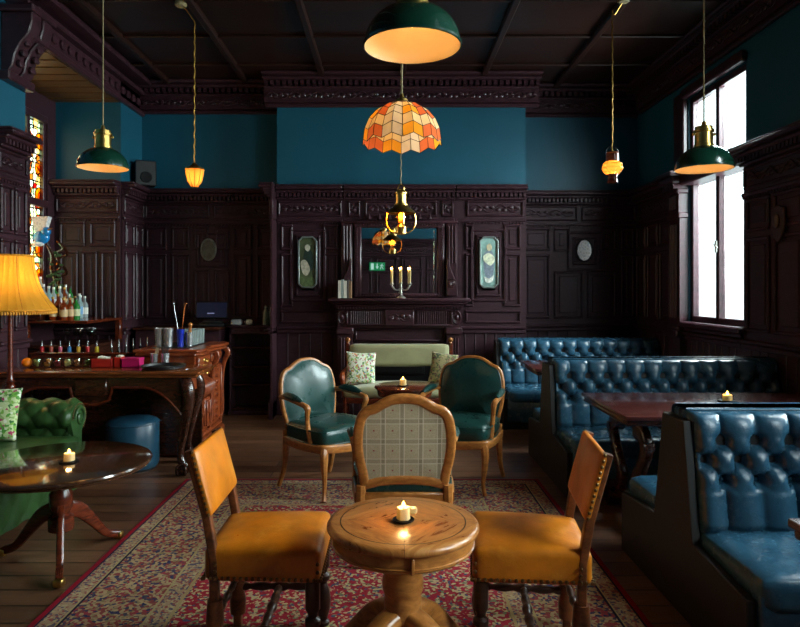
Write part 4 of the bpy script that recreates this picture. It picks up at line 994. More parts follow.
# ---- pictures
def oct_frame(label, px, pz, kind):
    root = thing('framed_picture', label, 'picture', (px, 7.64, pz), 0)
    W, H, c = .105, .3, .045
    O = [(-W+c, -H), (W-c, -H), (W, -H+c), (W, H-c), (W-c, H), (-W+c, H), (-W, H-c), (-W, -H+c)]
    m = BM(); sweep(m, [V(x, 0, z) for x, z in O], rrect(.022, .03, .006), (0, 1, 0), True); obj('frame', m, M['pewter'], root)
    m = BM(); prism(m, [(x*.93, z*.97) for x, z in O], .01, T(0, 0, 0)); pic = obj('portrait', m, plain('portrait_ground_'+kind, '#4a5238' if kind == 'l' else '#86a8a0', .35, .5, 9), root, 0)
    def blob(name, pts, c, y):
        k = BM(); o = cr([(x, 0, z) for x, z in pts], 5, True); n = len(o); ctr = sum(o, V(0, 0, 0))/n
        pad(k, o, ctr, (0, -1, 0), .0015, 3, 2, .0006, T(0, y, 0)); obj(name, k, plain(name+kind, c, .4, .35, 30), pic, 0)
    if kind == 'l':
        blob('painted_coat', [(-.03, .14), (.03, .15), (.065, .08), (.07, -.06), (.03, -.1), (-.03, -.02), (-.05, .06)], '#27362f', -.002)
        blob('painted_head', [(-.03, .19), (0, .215), (.03, .19), (.03, .155), (.005, .13), (-.022, .15)], '#c3bda6', -.004)
        blob('painted_drapery', [(-.08, -.0), (-.03, .03), (.01, -.02), (.03, -.09), (-.01, -.16), (-.06, -.12)], '#b8b09a', -.005)
        blob('painted_ground', [(-.09, -.16), (-.02, -.2), (.05, -.17), (.085, -.22), (.06, -.29), (-.06, -.29)], '#5a6a42', -.003)
    else:
        blob('painted_robe', [(-.05, .12), (.04, .13), (.06, .0), (.05, -.14), (.0, -.2), (-.05, -.14), (-.06, 0)], '#7f8a96', -.002)
        blob('painted_head', [(-.025, .2), (.01, .225), (.035, .19), (.03, .15), (0, .135), (-.022, .16)], '#cdbf9a', -.004)
        blob('painted_flowers', [(-.06, .08), (0, .11), (.06, .07), (.065, .01), (.02, -.04), (-.03, -.01), (-.065, .03)], '#dfe3c2', -.005)
        blob('painted_hem', [(-.06, -.17), (-.02, -.2), (.03, -.19), (.06, -.15), (.04, -.23), (-.03, -.24)], '#e6ead8', -.006)
M['pewter'] = plain('pewter_frame', '#8a9490', .3, .2, 20, metal=.6)
oct_frame('tall narrow picture of a pale-haired figure in dark clothes left of the mirror', -.985, 1.83, 'l')
oct_frame('tall narrow pale-green picture with light flowers right of the mirror', 1.18, 1.83, 'r')
def oval_plate(label, x, y, z, w, h, mt, rz=0, rim='pewter'):
    root = thing('wall_plate', label, 'plate', (x, y, z), rz)
    el = [V(w*math.cos(2*PI*i/36), 0, h*math.sin(2*PI*i/36)) for i in range(36)]
    m = BM(); sweep(m, el, rrect(.03, .02, .006), (0, 1, 0), True); obj('rim', m, M[rim], root)
    m = BM(); pad(m, el, (0, 0, 0), (0, -1, 0), .008, 5, 2, .01); obj('plate_face', m, mt, root, 60)
oval_plate('white oval plate in a dark rim on the right of the back wall', 2.455, 8.085, 2.0, .095, .135, M['china'], 0, 'iron')
oval_plate('dark oval picture on the panelling above the till', -2.25, 7.935, 2.0, .085, .125, plain('dim_oval_print', '#5a5a50', .3, .6, 14), 0)
root = thing('wall_shield', 'dark bronze shield ornament on the right wall panelling', 'ornament', (3.085, 5.1, 2.03), -PI/2)
m = BM(); prism(m, [(-.08, .12), (0, .15), (.08, .12), (.085, -.02), (.05, -.11), (0, -.16), (-.05, -.11), (-.085, -.02)], .025, T(0, -.002, 0), .008); obj('shield', m, M['bronze'] if 'bronze' in M else wood('dull_bronze', '#2a1a10', '#4a2c18', .35), root)
m = BM(); ball(m, (0, -.01, .02), .05, 12, 8, (.8, .4, 1.2)); obj('boss', m, wood('dull_boss', '#3a2414', '#55331c', .35), root)
# ---- exit sign on the wall behind the camera (seen in the mirror): man, arrow, door
root = thing('exit_sign', 'green illuminated emergency exit sign reflected in the mirror', 'sign', (.04, -.40, 2.075), PI)
m = BM(); bx(m, -.19, .19, -.02, .02, -.1, .1, .004); obj('sign_panel', m, M['exit'], root)
m = BM(); bx(m, .085, .155, -.024, -.019, -.075, .075); obj('door_symbol', m, M['exitw'], root)
m = BM(); bx(m, -.012, .012, -.024, -.019, -.01, .07); prism(m, [(-.04, 0), (.04, 0), (0, -.065)], -.005, T(0, -.019, 0)); obj('arrow_symbol', m, M['exitw'], root)
m = BM(); ball(m, (-.115, -.02, .055), .014, 10, 6, (1, .3, 1))
for p in ([(.115, .035), (.10, -.01)], [(.10, -.01), (.075, -.035), (.085, -.07)], [(.10, -.01), (.13, -.035), (.15, -.065)], [(.112, .03), (.085, .015), (.075, .035)], [(.112, .03), (.14, .01), (.155, .02)]):
    tube(m, [V(-x, -.02, z) for x, z in p], .008, 6)
obj('running_figure_symbol', m, M['exitw'], root)
# ================================================================= BAR DESK
DX0, DX1, DY0, DY1, DH = -3.2, -1.53, 5.1, 5.66, .845
root = thing('bar_desk', 'antique dark wood desk with curved apron and claw feet used as the bar front', 'desk', (0, 0, 0))
m = BM(); bx(m, DX0, DX1, DY0, DY1, DH-.022, DH, .008, None, 2); bx(m, DX0+.02, DX1-.02, DY0+.02, DY1-.02, DH-.05, DH-.022, .012, None, 2); obj('desktop', m, wood('bar_desk_top', '#4a220f', '#8a4a22', .12, (1.4, 10, 5), coat=.6), root)
def apron_poly(x0, x1):
    P = [(x0, DH-.05)]; n = 60
    for i in range(n+1):
        t = i/n; x = x0+(x1-x0)*t; d = min(x-x0, x1-x); k = max(0, 1-d/.32); c = abs(x-(x0+x1)/2)
        z = DH-.13-.22*k**2
        if c < .16: z = DH-.22-.05*(1-(c/.16)**2)
        P.append((x, z))
    P.append((x1, DH-.05)); return P
P = apron_poly(DX0+.07, DX1-.15)
m = BM(); prism(m, P, .03, T(0, DY0+.05, 0)); ap = obj('apron', m, M['darkwal'], root)
m = BM(); tube(m, [V(x, DY0+.05, z) for x, z in P[1:-1]], .012, 6); obj('apron_bead', m, M['mahog'], ap)
cx = (DX0+DX1)/2-.04; m = BM(); bx(m, cx-.13, cx+.13, DY0+.035, DY0+.055, DH-.2, DH-.06, .008); obj('apron_tablet', m, M['darkwal'], ap)
m = BM(); bx(m, DX0+.08, DX1-.12, DY1-.06, DY1-.03, .06, DH-.05); obj('back_panel', m, M['darkwal'], root)
m = BM(); bx(m, DX1-.18, DX1-.15, DY0+.08, DY1-.05, DH-.2, DH-.05); obj('side_apron', m, M['carvedm'], root)
for (x, y, sx, sy) in ((DX1-.15, DY0+.1, 1, -1), (DX0+.1, DY0+.1, -1, -1), (DX1-.2, DY1-.08, 1, 1), (DX0+.1, DY1-.08, -1, 1)):
    m = BM(); pts = cr([(x, y, DH-.05), (x+.045*sx, y+.03*sy, DH-.14), (x+.05*sx, y+.035*sy, DH-.26), (x+.01*sx, y+.0*sy, .38), (x-.025*sx, y-.01*sy, .18), (x, y+.01*sy, .07)], 6)
    tube(m, pts, lerp_list([.05, .056, .05, .036, .028, .034], len(pts)), 10)
    for o in (-.02, .02): tube(m, [p+V(o*sx, -.03*1 if sy < 0 else .03, 0) for p in pts[4:22]], .012, 6)
    lg = obj('leg', m, M['darkwal'], root)
    m = BM(); ball(m, (x, y+.02*sy, .042), .042, 12, 8)
    for k in range(4): a = k*PI/2+PI/4; tube(m, cr([(x, y+.01*sy, .1), (x+.045*math.cos(a), y+.02*sy+.045*math.sin(a), .07), (x+.05*math.cos(a), y+.02*sy+.05*math.sin(a), .035), (x+.038*math.cos(a), y+.02*sy+.038*math.sin(a), .01)], 4), .013, 6)
    obj('claw_foot', m, M['darkwal'], lg)
# ================================================================= CARVED SIDEBOARD beside the bar
SBX0, SBX1, SBY0, SBY1, SBH = -2.28, -1.73, 5.74, 6.62, .965
root = thing('sideboard', 'carved reddish sideboard with brass drawer handles at the end of the bar', 'sideboard', (0, 0, 0))
m = BM(); bx(m, SBX0, SBX1-.03, SBY0+.02, SBY1-.02, .1, SBH-.05); bx(m, SBX0, SBX1+.02, SBY0, SBY1, 0, .13, .016); bx(m, SBX0, SBX1, SBY0+.01, SBY1-.01, .13, .17, .012); obj('body', m, M['carvedm'], root)
m = BM(); top = [(SBX0-.02, SBY0-.02), (SBX1+.0, SBY0-.02), (SBX1+.04, SBY0+.04), (SBX1+.05, SBY0+.2), (SBX1+.0, SBY0+.3), (SBX1+.02, SBY0+.5), (SBX1+.07, SBY0+.62), (SBX1+.08, SBY1-.06), (SBX1+.03, SBY1+.03), (SBX0-.02, SBY1+.03)]
XYM = Matrix(((1, 0, 0, 0), (0, 0, 1, 0), (0, 1, 0, SBH-.03), (0, 0, 0, 1)))
prism(m, top, .03, XYM, .009); prism(m, [(x-.02 if x > -2 else x+.02, y) for x, y in top], .03, Matrix(((1, 0, 0, 0), (0, 0, 1, 0), (0, 1, 0, SBH-.06), (0, 0, 0, 1))), .009); obj('top', m, M['carvedm'], root)
def handle(bm, y, z, w=.07):
    x = SBX1+.01; bx(bm, x-.006, x, y-w/2-.01, y+w/2+.01, z-.02, z+.02, .003); tube(bm, cr([(x, y-w/2, z+.008), (x+.022, y-w/2+.01, z-.008), (x+.026, y, z-.014), (x+.022, y+w/2-.01, z-.008), (x, y+w/2, z+.008)], 4), .005, 6)
for (y0, y1, z0, z1) in ((SBY0+.05, SBY0+.42, .80, .89), (SBY0+.47, SBY1-.06, .80, .89), (SBY0+.05, SBY0+.42, .69, .78)):
    m = BM(); bx(m, SBX1-.04, SBX1+.004, y0, y1, z0, z1, .01); dr = obj('drawer', m, M['carvedm'], root)
    m = BM(); handle(m, (y0+y1)/2, (z0+z1)/2); obj('handle', m, M['brass'], dr)
m = BM()   # gadrooned bombe panel
for i in range(9): y = SBY0+.09+.035*i; tube(m, cr([(SBX1-.02, y, .66), (SBX1+.045, y, .62), (SBX1+.03, y, .55), (SBX1-.03, y, .5)], 4), .019, 6)
obj('gadrooned_panel', m, M['carvedm'], root)
for (y0, y1, z0, z1) in ((SBY0+.05, SBY0+.23, .2, .48), (SBY0+.25, SBY0+.42, .2, .48), (SBY0+.47, SBY1-.06, .2, .76)):
    m = BM(); bx(m, SBX1-.04, SBX1, y0, y1, z0, z1, .008)
    for (a, c, e, f) in ((y0+.02, y1-.02, z0+.02, z0+.035), (y0+.02, y1-.02, z1-.035, z1-.02), (y0+.02, y0+.035, z0+.02, z1-.02), (y1-.035, y1-.02, z0+.02, z1-.02)): bx(m, SBX1-.005, SBX1+.014, a, c, e, f, .004)
    nn = int((z1-z0)/.07)
    for k in range(nn): ball(m, (SBX1+.004, (y0+y1)/2+(.02 if k % 2 else -.02), z0+.06+k*(z1-z0-.1)/max(1, nn-1)), .024, 7, 5, (.5, 1, 1)); ball(m, (SBX1+.004, (y0+y1)/2-(.03 if k % 2 else -.03), z0+.05+k*(z1-z0-.1)/max(1, nn-1)), .014, 6, 4, (.5, 1, 1.5))
    obj('door', m, M['carvedm'], root)
for y in (SBY0+.445, SBY1-.03):
    m = BM(); pts = cr([(SBX1-.02, y, .17), (SBX1+.005, y, .3), (SBX1+.0, y, .55), (SBX1+.02, y, .75), (SBX1+.06, y, .85), (SBX1+.04, y, .9)], 5); sweep(m, pts, rrect(1, 1, .3), (0, 1, 0), scale=[(q, .04) for q in lerp_list([.03, .03, .035, .05, .06], len(pts))]); obj('carved_stile', m, M['carvedm'], root)
# ================================================================= BAR COUNTER WITH RAISED LIP
root = thing('bar_counter', 'working bar counter with a raised wooden lip behind the antique desk', 'counter', (0, 0, 0))
m = BM(); bx(m, -3.28, -2.34, 5.9, 6.3, 0, .74); obj('body', m, M['darkwal'], root)
m = BM(); bx(m, -3.28, -2.34, 5.86, 6.32, .74, .76, .005); obj('worktop', m, M['steel'], root)
m = BM(); bx(m, -3.28, -2.34, 5.84, 5.86, .70, .93, .004); bx(m, -3.28, -2.34, 5.82, 5.88, .91, .93, .006); obj('lip', m, M['mahog'], root)
# ================================================================= BACK BAR
root = thing('back_bar', 'dark tiered back bar shelf below the stained glass window', 'shelf', (0, 0, 0))
m = BM(); bx(m, -3.82, -3.05, 6.46, 7.3, 1.16, 1.19, .006); obj('shelf_board', m, M['mahog'], root)
m = BM(); bx(m, -3.82, -3.53, 6.46, 7.3, 1.19, 1.29, .005); bx(m, -3.82, -3.675, 6.46, 7.3, 1.29, 1.40, .005); obj('bottle_step', m, M['darkwal'], root)
m = BM(); bx(m, -3.82, -3.1, 6.5, 7.3, 0, .9); bx(m, -3.84, -3.05, 6.46, 7.3, .9, .94, .008); obj('cupboard', m, M['darkwal'], root)
for x, y in ((-3.69, 6.49), (-3.08, 7.26)): m = BM(); bx(m, x-.03, x+.03, y-.03, y+.03, .94, 1.16, .006); obj('post', m, M['mahog'], root)
# bottles
def bottle_set():
    kinds = {}
    def gl(name, c, tr=.6, r=.08): return plain(name, c, r, .1, 8, trans=tr, ior=1.3)
    mats = {'clear': gl('clear_bottle', '#b9c4c4', .45), 'green': gl('green_bottle', '#2c8a3a', .35), 'amber': gl('amber_bottle', '#8a3410', .4), 'red': gl('red_bottle', '#7a1a10', .3), 'pale': gl('pale_bottle', '#a9c9c9', .4), 'dark': gl('dark_bottle', '#1a1a14', .2)}
    lab = {'clear': plain('paper_white', '#e0ddd2', .6), 'green': plain('paper_yellow', '#c8c89a', .6), 'amber': plain('paper_tan', '#c7a878', .6), 'red': plain('paper_orange', '#d2763a', .6), 'pale': plain('paper_blue', '#6a9ac0', .6), 'dark': plain('paper_gold', '#b89a50', .6)}
    cap = {'clear': M['silver'], 'green': M['black'], 'amber': M['gold'], 'red': M['black'], 'pale': M['white'], 'dark': M['gold']}
    return mats, lab, cap
BMT, BLB, BCP = bottle_set()
ORD = ['first', 'second', 'third', 'fourth', 'fifth', 'sixth', 'seventh', 'eighth', 'ninth', 'tenth', 'eleventh']
proto = {}
def bottle(kind, loc, label, group, h=.29, r=.037):
    key = (kind, h, r)
    if key in proto: return dup(proto[key], loc, random.random()*.6, label, group)
    root = thing('bottle', label, 'bottle', loc, 0, group)
    m = BM(); lathe(m, [(0, 0), (r*.95, 0), (r, .006), (r, h*.58), (r*.85, h*.66), (r*.4, h*.74), (r*.34, h*.9), (r*.42, h*.91), (r*.42, h*.93), (0, h*.93)], seg=14); g = obj('glass_body', m, BMT[kind], root)
    m = BM(); lathe(m, [(r+.0012, h*.16), (r+.0015, h*.17), (r+.0015, h*.46), (r+.0012, h*.47)], seg=14); obj('paper_label', m, BLB[kind], g)
    m = BM(); lathe(m, [(r*.43, h*.90), (r*.44, h*1.0), (0, h*1.0)], seg=10); obj('cap', m, BCP[kind], root)
    proto[key] = root; return root
seqs = [('front row', -3.44, 1.1905, ['amber', 'amber', 'red', 'amber', 'clear', 'green', 'amber', 'pale', 'clear', 'clear']),
        ('middle step', -3.605, 1.2905, ['clear', 'red', 'clear', 'pale', 'clear', 'green', 'clear', 'amber', 'clear', 'green']),
        ('top step', -3.745, 1.4005, ['green', 'clear', 'clear', 'red', 'clear'])]
for rn, x, z, ks in seqs:
    for i, k in enumerate(ks):
        y = 6.53+i*.076; hh = [.24, .27, .25][(i+len(rn)) % 3]
        bottle(k, (x+.015*math.sin(i*2.1), y, z), '%s glass spirit bottle, %s along the %s of the back bar' % (k if k != 'clear' else 'clear', ORD[i], rn), 'spirit bottles on the back bar', hh, .033 if k != 'pale' else .035)
for i, (k, x, y) in enumerate([('amber', -3.34, 6.55), ('amber', -3.33, 6.66), ('green', -3.32, 6.77)]):
    bottle(k, (x, y, 1.1905), '%s bottle at the outer edge of the back bar shelf, %s from the lamp' % (k, ORD[i]), 'spirit bottles on the back bar', .23, .038)
# glasses under the shelf
def tumbler(name, label, loc, r, h, mt, group, cat='glass', stem_=False):
    m = BM()
    if stem_: lathe(m, [(0, 0), (r*.8, .002), (.006, .008), (.005, h*.45), (r*.7, h*.55), (r, h*.8), (r*.85, h), (r*.82, h), (r*.95, h*.8), (r*.6, h*.57), (0, h*.5)], seg=14)
    else: lathe(m, [(0, 0), (r*.85, 0), (r, h), (r*.93, h), (r*.8, .008), (0, .008)], seg=16)
    o = obj(name, m, mt, None, 50, loc); return tag(o, label, cat, group)
for i in range(5):
    tumbler('wine_glass', 'stemmed glass standing under the back bar shelf, %s from the left' % ORD[i], (-3.33+.068*i, 6.6+.05*(i % 2), .9405), .035, .17, M['glass'], 'stemmed glasses under the back bar shelf', 'glass', True)
# ornament on a dark branch by the stained window
root = thing('bird_ornament', 'blue and white bird ornament perched on a dark branch by the stained glass', 'ornament', (-3.735, 7.12, 1.4045))
m = BM(); rb = random.Random(4); tube(m, cr([(.0, .0, .0), (.0, -.0, .04), (.05, -.03, .17), (.02, -.08, .32), (.06, -.16, .48), (.03, -.24, .62)], 5), lerp_list([.04, .035, .03, .028, .022, .016], 26), 8)
for k in range(7): z = .1+.07*k; tube(m, cr([(.03, 0, z), (.05+.08*rb.random(), -.05+.1*rb.random(), z+.04), (.02+.16*rb.random(), -.08, z+.12)], 4), [.014]*8+[.006], 6)
obj('branch', m, M['darkwal'], root)
m = BM()
for k in range(26):
    c = V(.02+.14*(rb.random()-.3), -.04-.1*rb.random(), .14+.38*rb.random()); sphere = ball(m, c, .028, 5, 4, (1, .35, .6))
obj('foliage', m, M['leaf'], root)
m = BM(); ball(m, (.0, -.26, .66), .075, 14, 10, (1.15, .8, 1)); ball(m, (.06, -.28, .72), .05, 12, 8); obj('bird_body', m, plain('blue_glaze', '#1f7fc0', .2, .3, 10, coat=.5), root)
m = BM(); ball(m, (-.03, -.28, .585), .06, 12, 8, (1.2, .7, .45)); obj('bird_breast', m, M['china'], root)
m = BM(); rot_rings(m, [[V(x, y-.26, .72) for x, y in ((-.06, -.03), (.05, -.03), (.05, .03), (-.06, .03))], [V(x, y-.26, .88) for x, y in ((-.09, -.04), (.09, -.04), (.09, .04), (-.09, .04))]]); obj('bird_tail', m, M['china'], root)
m = BM(); lathe(m, [(0, 0), (.014, .0), (0, .06)], (0, 0, 0), 8, T(.09, -.3, .735, 0, 1.2, 0)); obj('beak', m, M['gold'], root)
# ================================================================= OPEN SHELF UNIT + TILL
root = thing('shelf_unit', 'low dark open shelf unit with carved edges against the back panelling', 'shelves', (-1.66, 7.83, 0))
m = BM(); bx(m, -.3, .3, -.15, .13, 1.045, 1.075, .008); obj('top', m, M['carved'], root)
m = BM(); bx(m, -.28, .28, -.13, -.09, .97, 1.045, .004); vine(m, -.26, .26, .98, 1.04, -.135, random.Random(8)); obj('frieze', m, M['carved'], root)
for s in (-1, 1):
    m = BM(); bx(m, s*.28, s*.25, -.13, .12, 0, 1.045, .004)
    for k in range(22): ball(m, (s*.265, -.132, .06+k*.042), .014, 6, 4, (1, .6, 1.3))
    obj('side_panel', m, M['carved'], root)
for z in (.05, .34, .56, .79): m = BM(); bx(m, -.25, .25, -.1, .11, z, z+.022, .003); obj('shelf', m, M['darkwal'], root)
m = BM(); bx(m, -.25, .25, .11, .125, .0, 1.0); obj('back_board', m, M['carved'], root)
m = BM(); bx(m, -.29, .29, -.14, .12, 0, .05, .006); obj('plinth', m, M['carved'], root)
root = thing('back_counter', 'dark counter top run along the back panelling under the till', 'counter', (0, 0, 0))
m = BM(); bx(m, -3.0, -1.98, 7.45, 7.95, 1.03, 1.065, .008); obj('worktop', m, M['darkwal'], root)
m = BM(); bx(m, -2.98, -2.0, 7.5, 7.94, 0, 1.03); obj('cupboard', m, M['panel'], root)
root = thing('till', 'black till with a dark blue screen on the back counter', 'till', (-2.12, 7.62, 1.0655), .12)
m = BM(); bx(m, -.15, .15, -.1, .1, 0, .04, .01); bx(m, -.1, .12, -.09, .02, .04, .07, .01); obj('base', m, M['black'], root)
m = BM(); bx(m, -.03, .03, .0, .03, .04, .14, .005); obj('stand', m, M['black'], root)
m = BM(); sm = T(0, 0, .195, -.2); bx(m, -.185, .185, -.015, .015, -.1, .1, .008, sm); sc_ = obj('monitor', m, M['black'], root)
m = BM(); bx(m, -.172, .172, -.018, -.014, -.087, .087, 0, sm); obj('screen', m, M['tvscreen'], sc_, 0)
m = BM(); bx(m, -.05, .03, -.0195, -.0175, -.045, -.038, 0, sm); obj('screen_text', m, M['tvtext'], sc_, 0)
root = thing('receipt_printer', 'small pale receipt printer right of the till', 'printer', (-1.86, 7.76, 1.0755))
m = BM(); bx(m, -.06, .06, -.06, .06, 0, .07, .012); obj('case', m, plain('pale_grey_plastic', '#a8b0b2', .4), root)
m = BM(); bx(m, -.04, .04, -.03, .03, .068, .085, .004); obj('lid', m, M['black'], root)
m = BM(); rn = random.Random(2); vs = ball(m, (0, 0, .03), .042, 9, 7, (1.2, .9, .75))
for v in vs: v.co *= .75+.5*rn.random()
for v in vs: v.co.z = max(v.co.z, .0)
tag(obj('paper_napkin', m, M['paper'], None, 20, (-1.71, 7.76, 1.0755)), 'crumpled cream napkin on the shelf unit beside the receipt printer', 'napkin')
for i, (x, y) in enumerate(((-1.50, 7.74), (-1.455, 7.83), (-1.41, 7.75), (-1.385, 7.84))):
    root = thing('carafe', 'clear glass water bottle on the shelf unit, %s' % ['leftmost of the four', 'second from the left, standing behind', 'third from the left, at the front', 'rightmost of the four'][i], 'bottle', (x, y, 1.0755), 0, 'clear water bottles on the shelf unit')
    m = BM(); h = .2 if i else .22; lathe(m, [(0, 0), (.036, 0), (.038, .01), (.038, h*.7), (.018, h*.88), (.018, h), (.015, h), (.015, h*.87), (.034, h*.69), (.034, .012), (0, .012)], seg=18); obj('glass_body', m, M['frost'] if 'frost' in M else M.setdefault('frost', plain('greenish_glass', '#a8b4b0', .1, .05, 5, trans=.6, ior=1.25)), root)
    m = BM(); lathe(m, [(.0, h), (.02, h), (.02, h+.018), (0, h+.018)], seg=12); obj('stopper', m, M['steel'], root)
# speaker box on the cornice
root = thing('loudspeaker', 'small black loudspeaker on top of the panelling in the left back corner', 'speaker', (-2.955, 7.72, ZW), .5)
m = BM(); bx(m, -.12, .12, -.08, .09, .0, .30, .01); obj('cabinet', m, M['black'], root)
m = BM(); lathe(m, [(0, 0), (.03, .004), (.06, .012), (.07, .0)], (0, 0, 0), 20, Matrix.Translation((0, -.08, .1)) @ Matrix.Rotation(PI/2, 4, 'X')); obj('speaker_cone', m, plain('black_felt', '#0b0b0c', .95), root)
# ================================================================= THINGS ON THE BAR
m = BM(); ball(m, (0, 0, .041), .041, 16, 12, (1, 1, .97)); lathe(m, [(0, .079), (.006, .081), (0, .084)], seg=6)
tag(obj('orange', m, plain('orange_peel', '#d9740f', .45, .15, 30, bump=.3, bscale=200), None, 60, (-3.075, 5.42, DH+.0005)), 'whole orange at the left end of the bar desk', 'fruit')
jar_c = [('#8a7a2a', 'olive'), ('#d9801a', 'orange slice'), ('#8a1a22', 'red berry'), ('#d9c27a', 'lemon slice'), ('#b0601a', 'brown sugar'), ('#7a7a20', 'lime')]
for i, (c, nm) in enumerate(jar_c):
    root = thing('garnish_jar', 'small glass jar of %s coloured garnish, %s in the row on the bar desk' % (nm.split()[0], ORD[i]), 'jar', (-2.985+.084*i, 5.42+.01*(i % 2), DH+.0005), 0, 'garnish jars on the bar desk')
    m = BM(); lathe(m, [(0, 0), (.034, 0), (.04, .01), (.04, .07), (.036, .08), (.033, .08), (.037, .068), (.037, .012), (.03, .004), (0, .004)], seg=18); obj('glass_body', m, M['glass'], root)
    m = BM(); rn = random.Random(i)
    for k in range(14): a = rn.random()*6.28; q = rn.random()*.02; ball(m, (q*math.cos(a), q*math.sin(a), .016+.045*rn.random()), .014, 6, 4, (1, 1, .8))
    g = obj('garnish', m, plain('garnish_%d' % i, c, .5, .3, 40), root); g['kind'] = 'stuff'
def snack_box(label, x, y, w, d, h, c, lid):
    root = thing('box', label, 'box', (x, y, DH+.0005))
    mt = plain('card_'+c[1:], c, .4, .1); m = BM(); bx(m, -w/2, w/2, -d/2, d/2, 0, .006)
    for (a, e, f, g) in ((-w/2, w/2, -d/2, -d/2+.006), (-w/2, w/2, d/2-.006, d/2), (-w/2, -w/2+.006, -d/2, d/2), (w/2-.006, w/2, -d/2, d/2)): bx(m, a, e, f, g, 0, h, .001)
    obj('tray', m, mt, root)
    m = BM(); rn = random.Random(int(w*1000))
    if lid:
        bx(m, -w/2-.002, w/2+.002, -d/2-.002, d/2+.002, h*.75, h+.004, .003); obj('lid', m, mt, root)
    else:
        for k in range(5): box(m, (-w*.26+w*.11*k, 0, h*.6), (.003, d*.7, h*1.1), 0, Matrix.Translation((0, 0, h*.35)) @ Matrix.Rotation(.25*rn.random(), 4, 'Y') @ Matrix.Translation((0, 0, -h*.35)))
        obj('napkins', m, M['paper'], root)
snack_box('red card box holding paper napkins on the bar desk', -2.43, 5.44, .17, .12, .075, '#9a1f18', False)
snack_box('narrow red card box with cream paper between red and magenta boxes', -2.307, 5.46, .055, .1, .085, '#b0241a', False)
snack_box('closed magenta box on the bar desk right of the red boxes', -2.19, 5.45, .15, .11, .075, '#b01458', True)
root = thing('serving_tray', 'round black serving tray lying on the right end of the bar desk', 'tray', (-1.885, 5.33, DH+.0005))
m = BM(); lathe(m, [(0, .004), (.15, .004), (.168, .012), (.175, .03), (.18, .032), (.172, .008), (.15, 0), (0, 0)], seg=48); obj('tray_body', m, M['black'], root)
for i, (x, y, c, lb) in enumerate(((-2.06, 5.59, '#c9b08a', 'a wooden scoop'), (-1.965, 5.59, '#2a2a2c', 'black straws'))):
    root = thing('steel_beaker', 'small steel beaker holding %s at the back of the bar desk' % lb, 'beaker', (x, y, DH+.0005))
    m = BM(); lathe(m, [(0, 0), (.03, 0), (.036, .1), (.033, .1), (.027, .006), (0, .006)], seg=20); obj('cup', m, M['steel'], root)
    m = BM(); mt = plain('beaker_fill_%d' % i, c, .6)
    if i == 0: bx(m, -.015, .018, -.004, .004, .01, .15, .003, T(0, 0, 0, 0, .2)); obj('scoop', m, mt, root)
    else:
        for k in range(10): a = k*.63; tube(m, [V(.014*math.cos(a), .014*math.sin(a), .01), V(.028*math.cos(a), .028*math.sin(a), .155)], .004, 5)
        obj('straws', m, mt, root)
# speed-rail pour bottles behind the lip
pc = ['#c0202a', '#b04a38', '#e0607a', '#2a7ac0', '#e0a81c', '#c8262a', '#c8b41c']
pn = ['red', 'rust', 'pink', 'blue', 'yellow', 'scarlet', 'olive yellow']
for i in range(7):
    root = thing('pour_bottle', '%s capped pour-spout bottle behind the bar lip, %s from the left' % (pn[i], ORD[i]), 'bottle', (-3.235+.085*i, 5.95, .7605), 0, 'pour-spout bottles behind the bar lip')
    m = BM(); lathe(m, [(0, 0), (.034, 0), (.036, .01), (.036, .13), (.03, .15), (.016, .165), (.015, .19), (0, .19)], seg=14); obj('glass_body', m, BMT['clear' if i % 2 else 'green'], root)
    m = BM(); lathe(m, [(.0165, .16), (.0175, .205), (.012, .215), (0, .215)], seg=12); obj('collar', m, plain('collar_%d' % i, pc[i], .35), root)
    m = BM(); lathe(m, [(0, .214), (.008, .214), (.007, .235), (.004, .262), (.006, .268), (0, .268)], seg=10); obj('spout', m, M['steel'], root)
for i in range(6):
    root = thing('pour_bottle', 'dark pour-spout bottle on the ice well right of the coloured ones, %s from the left' % ORD[i], 'bottle', (-2.62+.052*i, 6.02+.04*i, .7605), 0, 'dark pour-spout bottles')
    m = BM(); lathe(m, [(0, 0), (.022, 0), (.024, .01), (.024, .14), (.012, .17), (.011, .2), (0, .2)], seg=12); obj('glass_body', m, BMT['dark'], root)
    m = BM(); lathe(m, [(0, .199), (.009, .199), (.007, .225), (.004, .27), (.006, .276), (0, .276)], seg=10); obj('spout', m, M['steel'], root)
# on the sideboard: shakers, stirrers, glasses
SZ = SBH+.0005
root = thing('bar_mat', 'black bar mat under the glasses on the sideboard', 'mat', (-2.02, 6.2, SZ)); m = BM(); bx(m, -.16, .17, -.34, .32, 0, .008, .003); obj('rubber_mat', m, M['black'], root)
SZ += .0085
for i, (x, y) in enumerate(((-2.155, 5.98), (-2.06, 5.95))):
    m = BM(); lathe(m, [(0, 0), (.036, 0), (.045, .17), (.042, .17), (.034, .006), (0, .006)], (0, 0, 0), 24); tag(obj('shaker_tin', m, M['steel'], None, 50, (x, y, SZ)), 'tall polished steel shaker tin on the sideboard, %s of the pair' % ['left', 'right'][i], 'shaker', 'shaker tins on the sideboard')
m = BM(); lathe(m, [(0, 0), (.03, 0), (.036, .16), (.033, .16), (.027, .006), (0, .006)], (0, 0, 0), 20)
root = thing('tool_tumbler', 'cobalt blue tumbler holding long copper bar spoons on the sideboard', 'tumbler', (-1.955, 5.97, SZ)); obj('tumbler', m, M['bluepot'], root)
cop = plain('copper', '#b87046', .25, .1, 20, metal=1)
for (a, c, d_) in ((-.07, .02, .40), (.03, .03, .38), (.05, .0, .40)):
    m = BM(); tube(m, [V(0, 0, .01), V(a, c, d_)], .0032, 6); ball(m, (a, c, d_), .009, 8, 6, (1, .6, 1.5)); obj('bar_spoon', m, M['steel'] if a < 0 else cop, root)
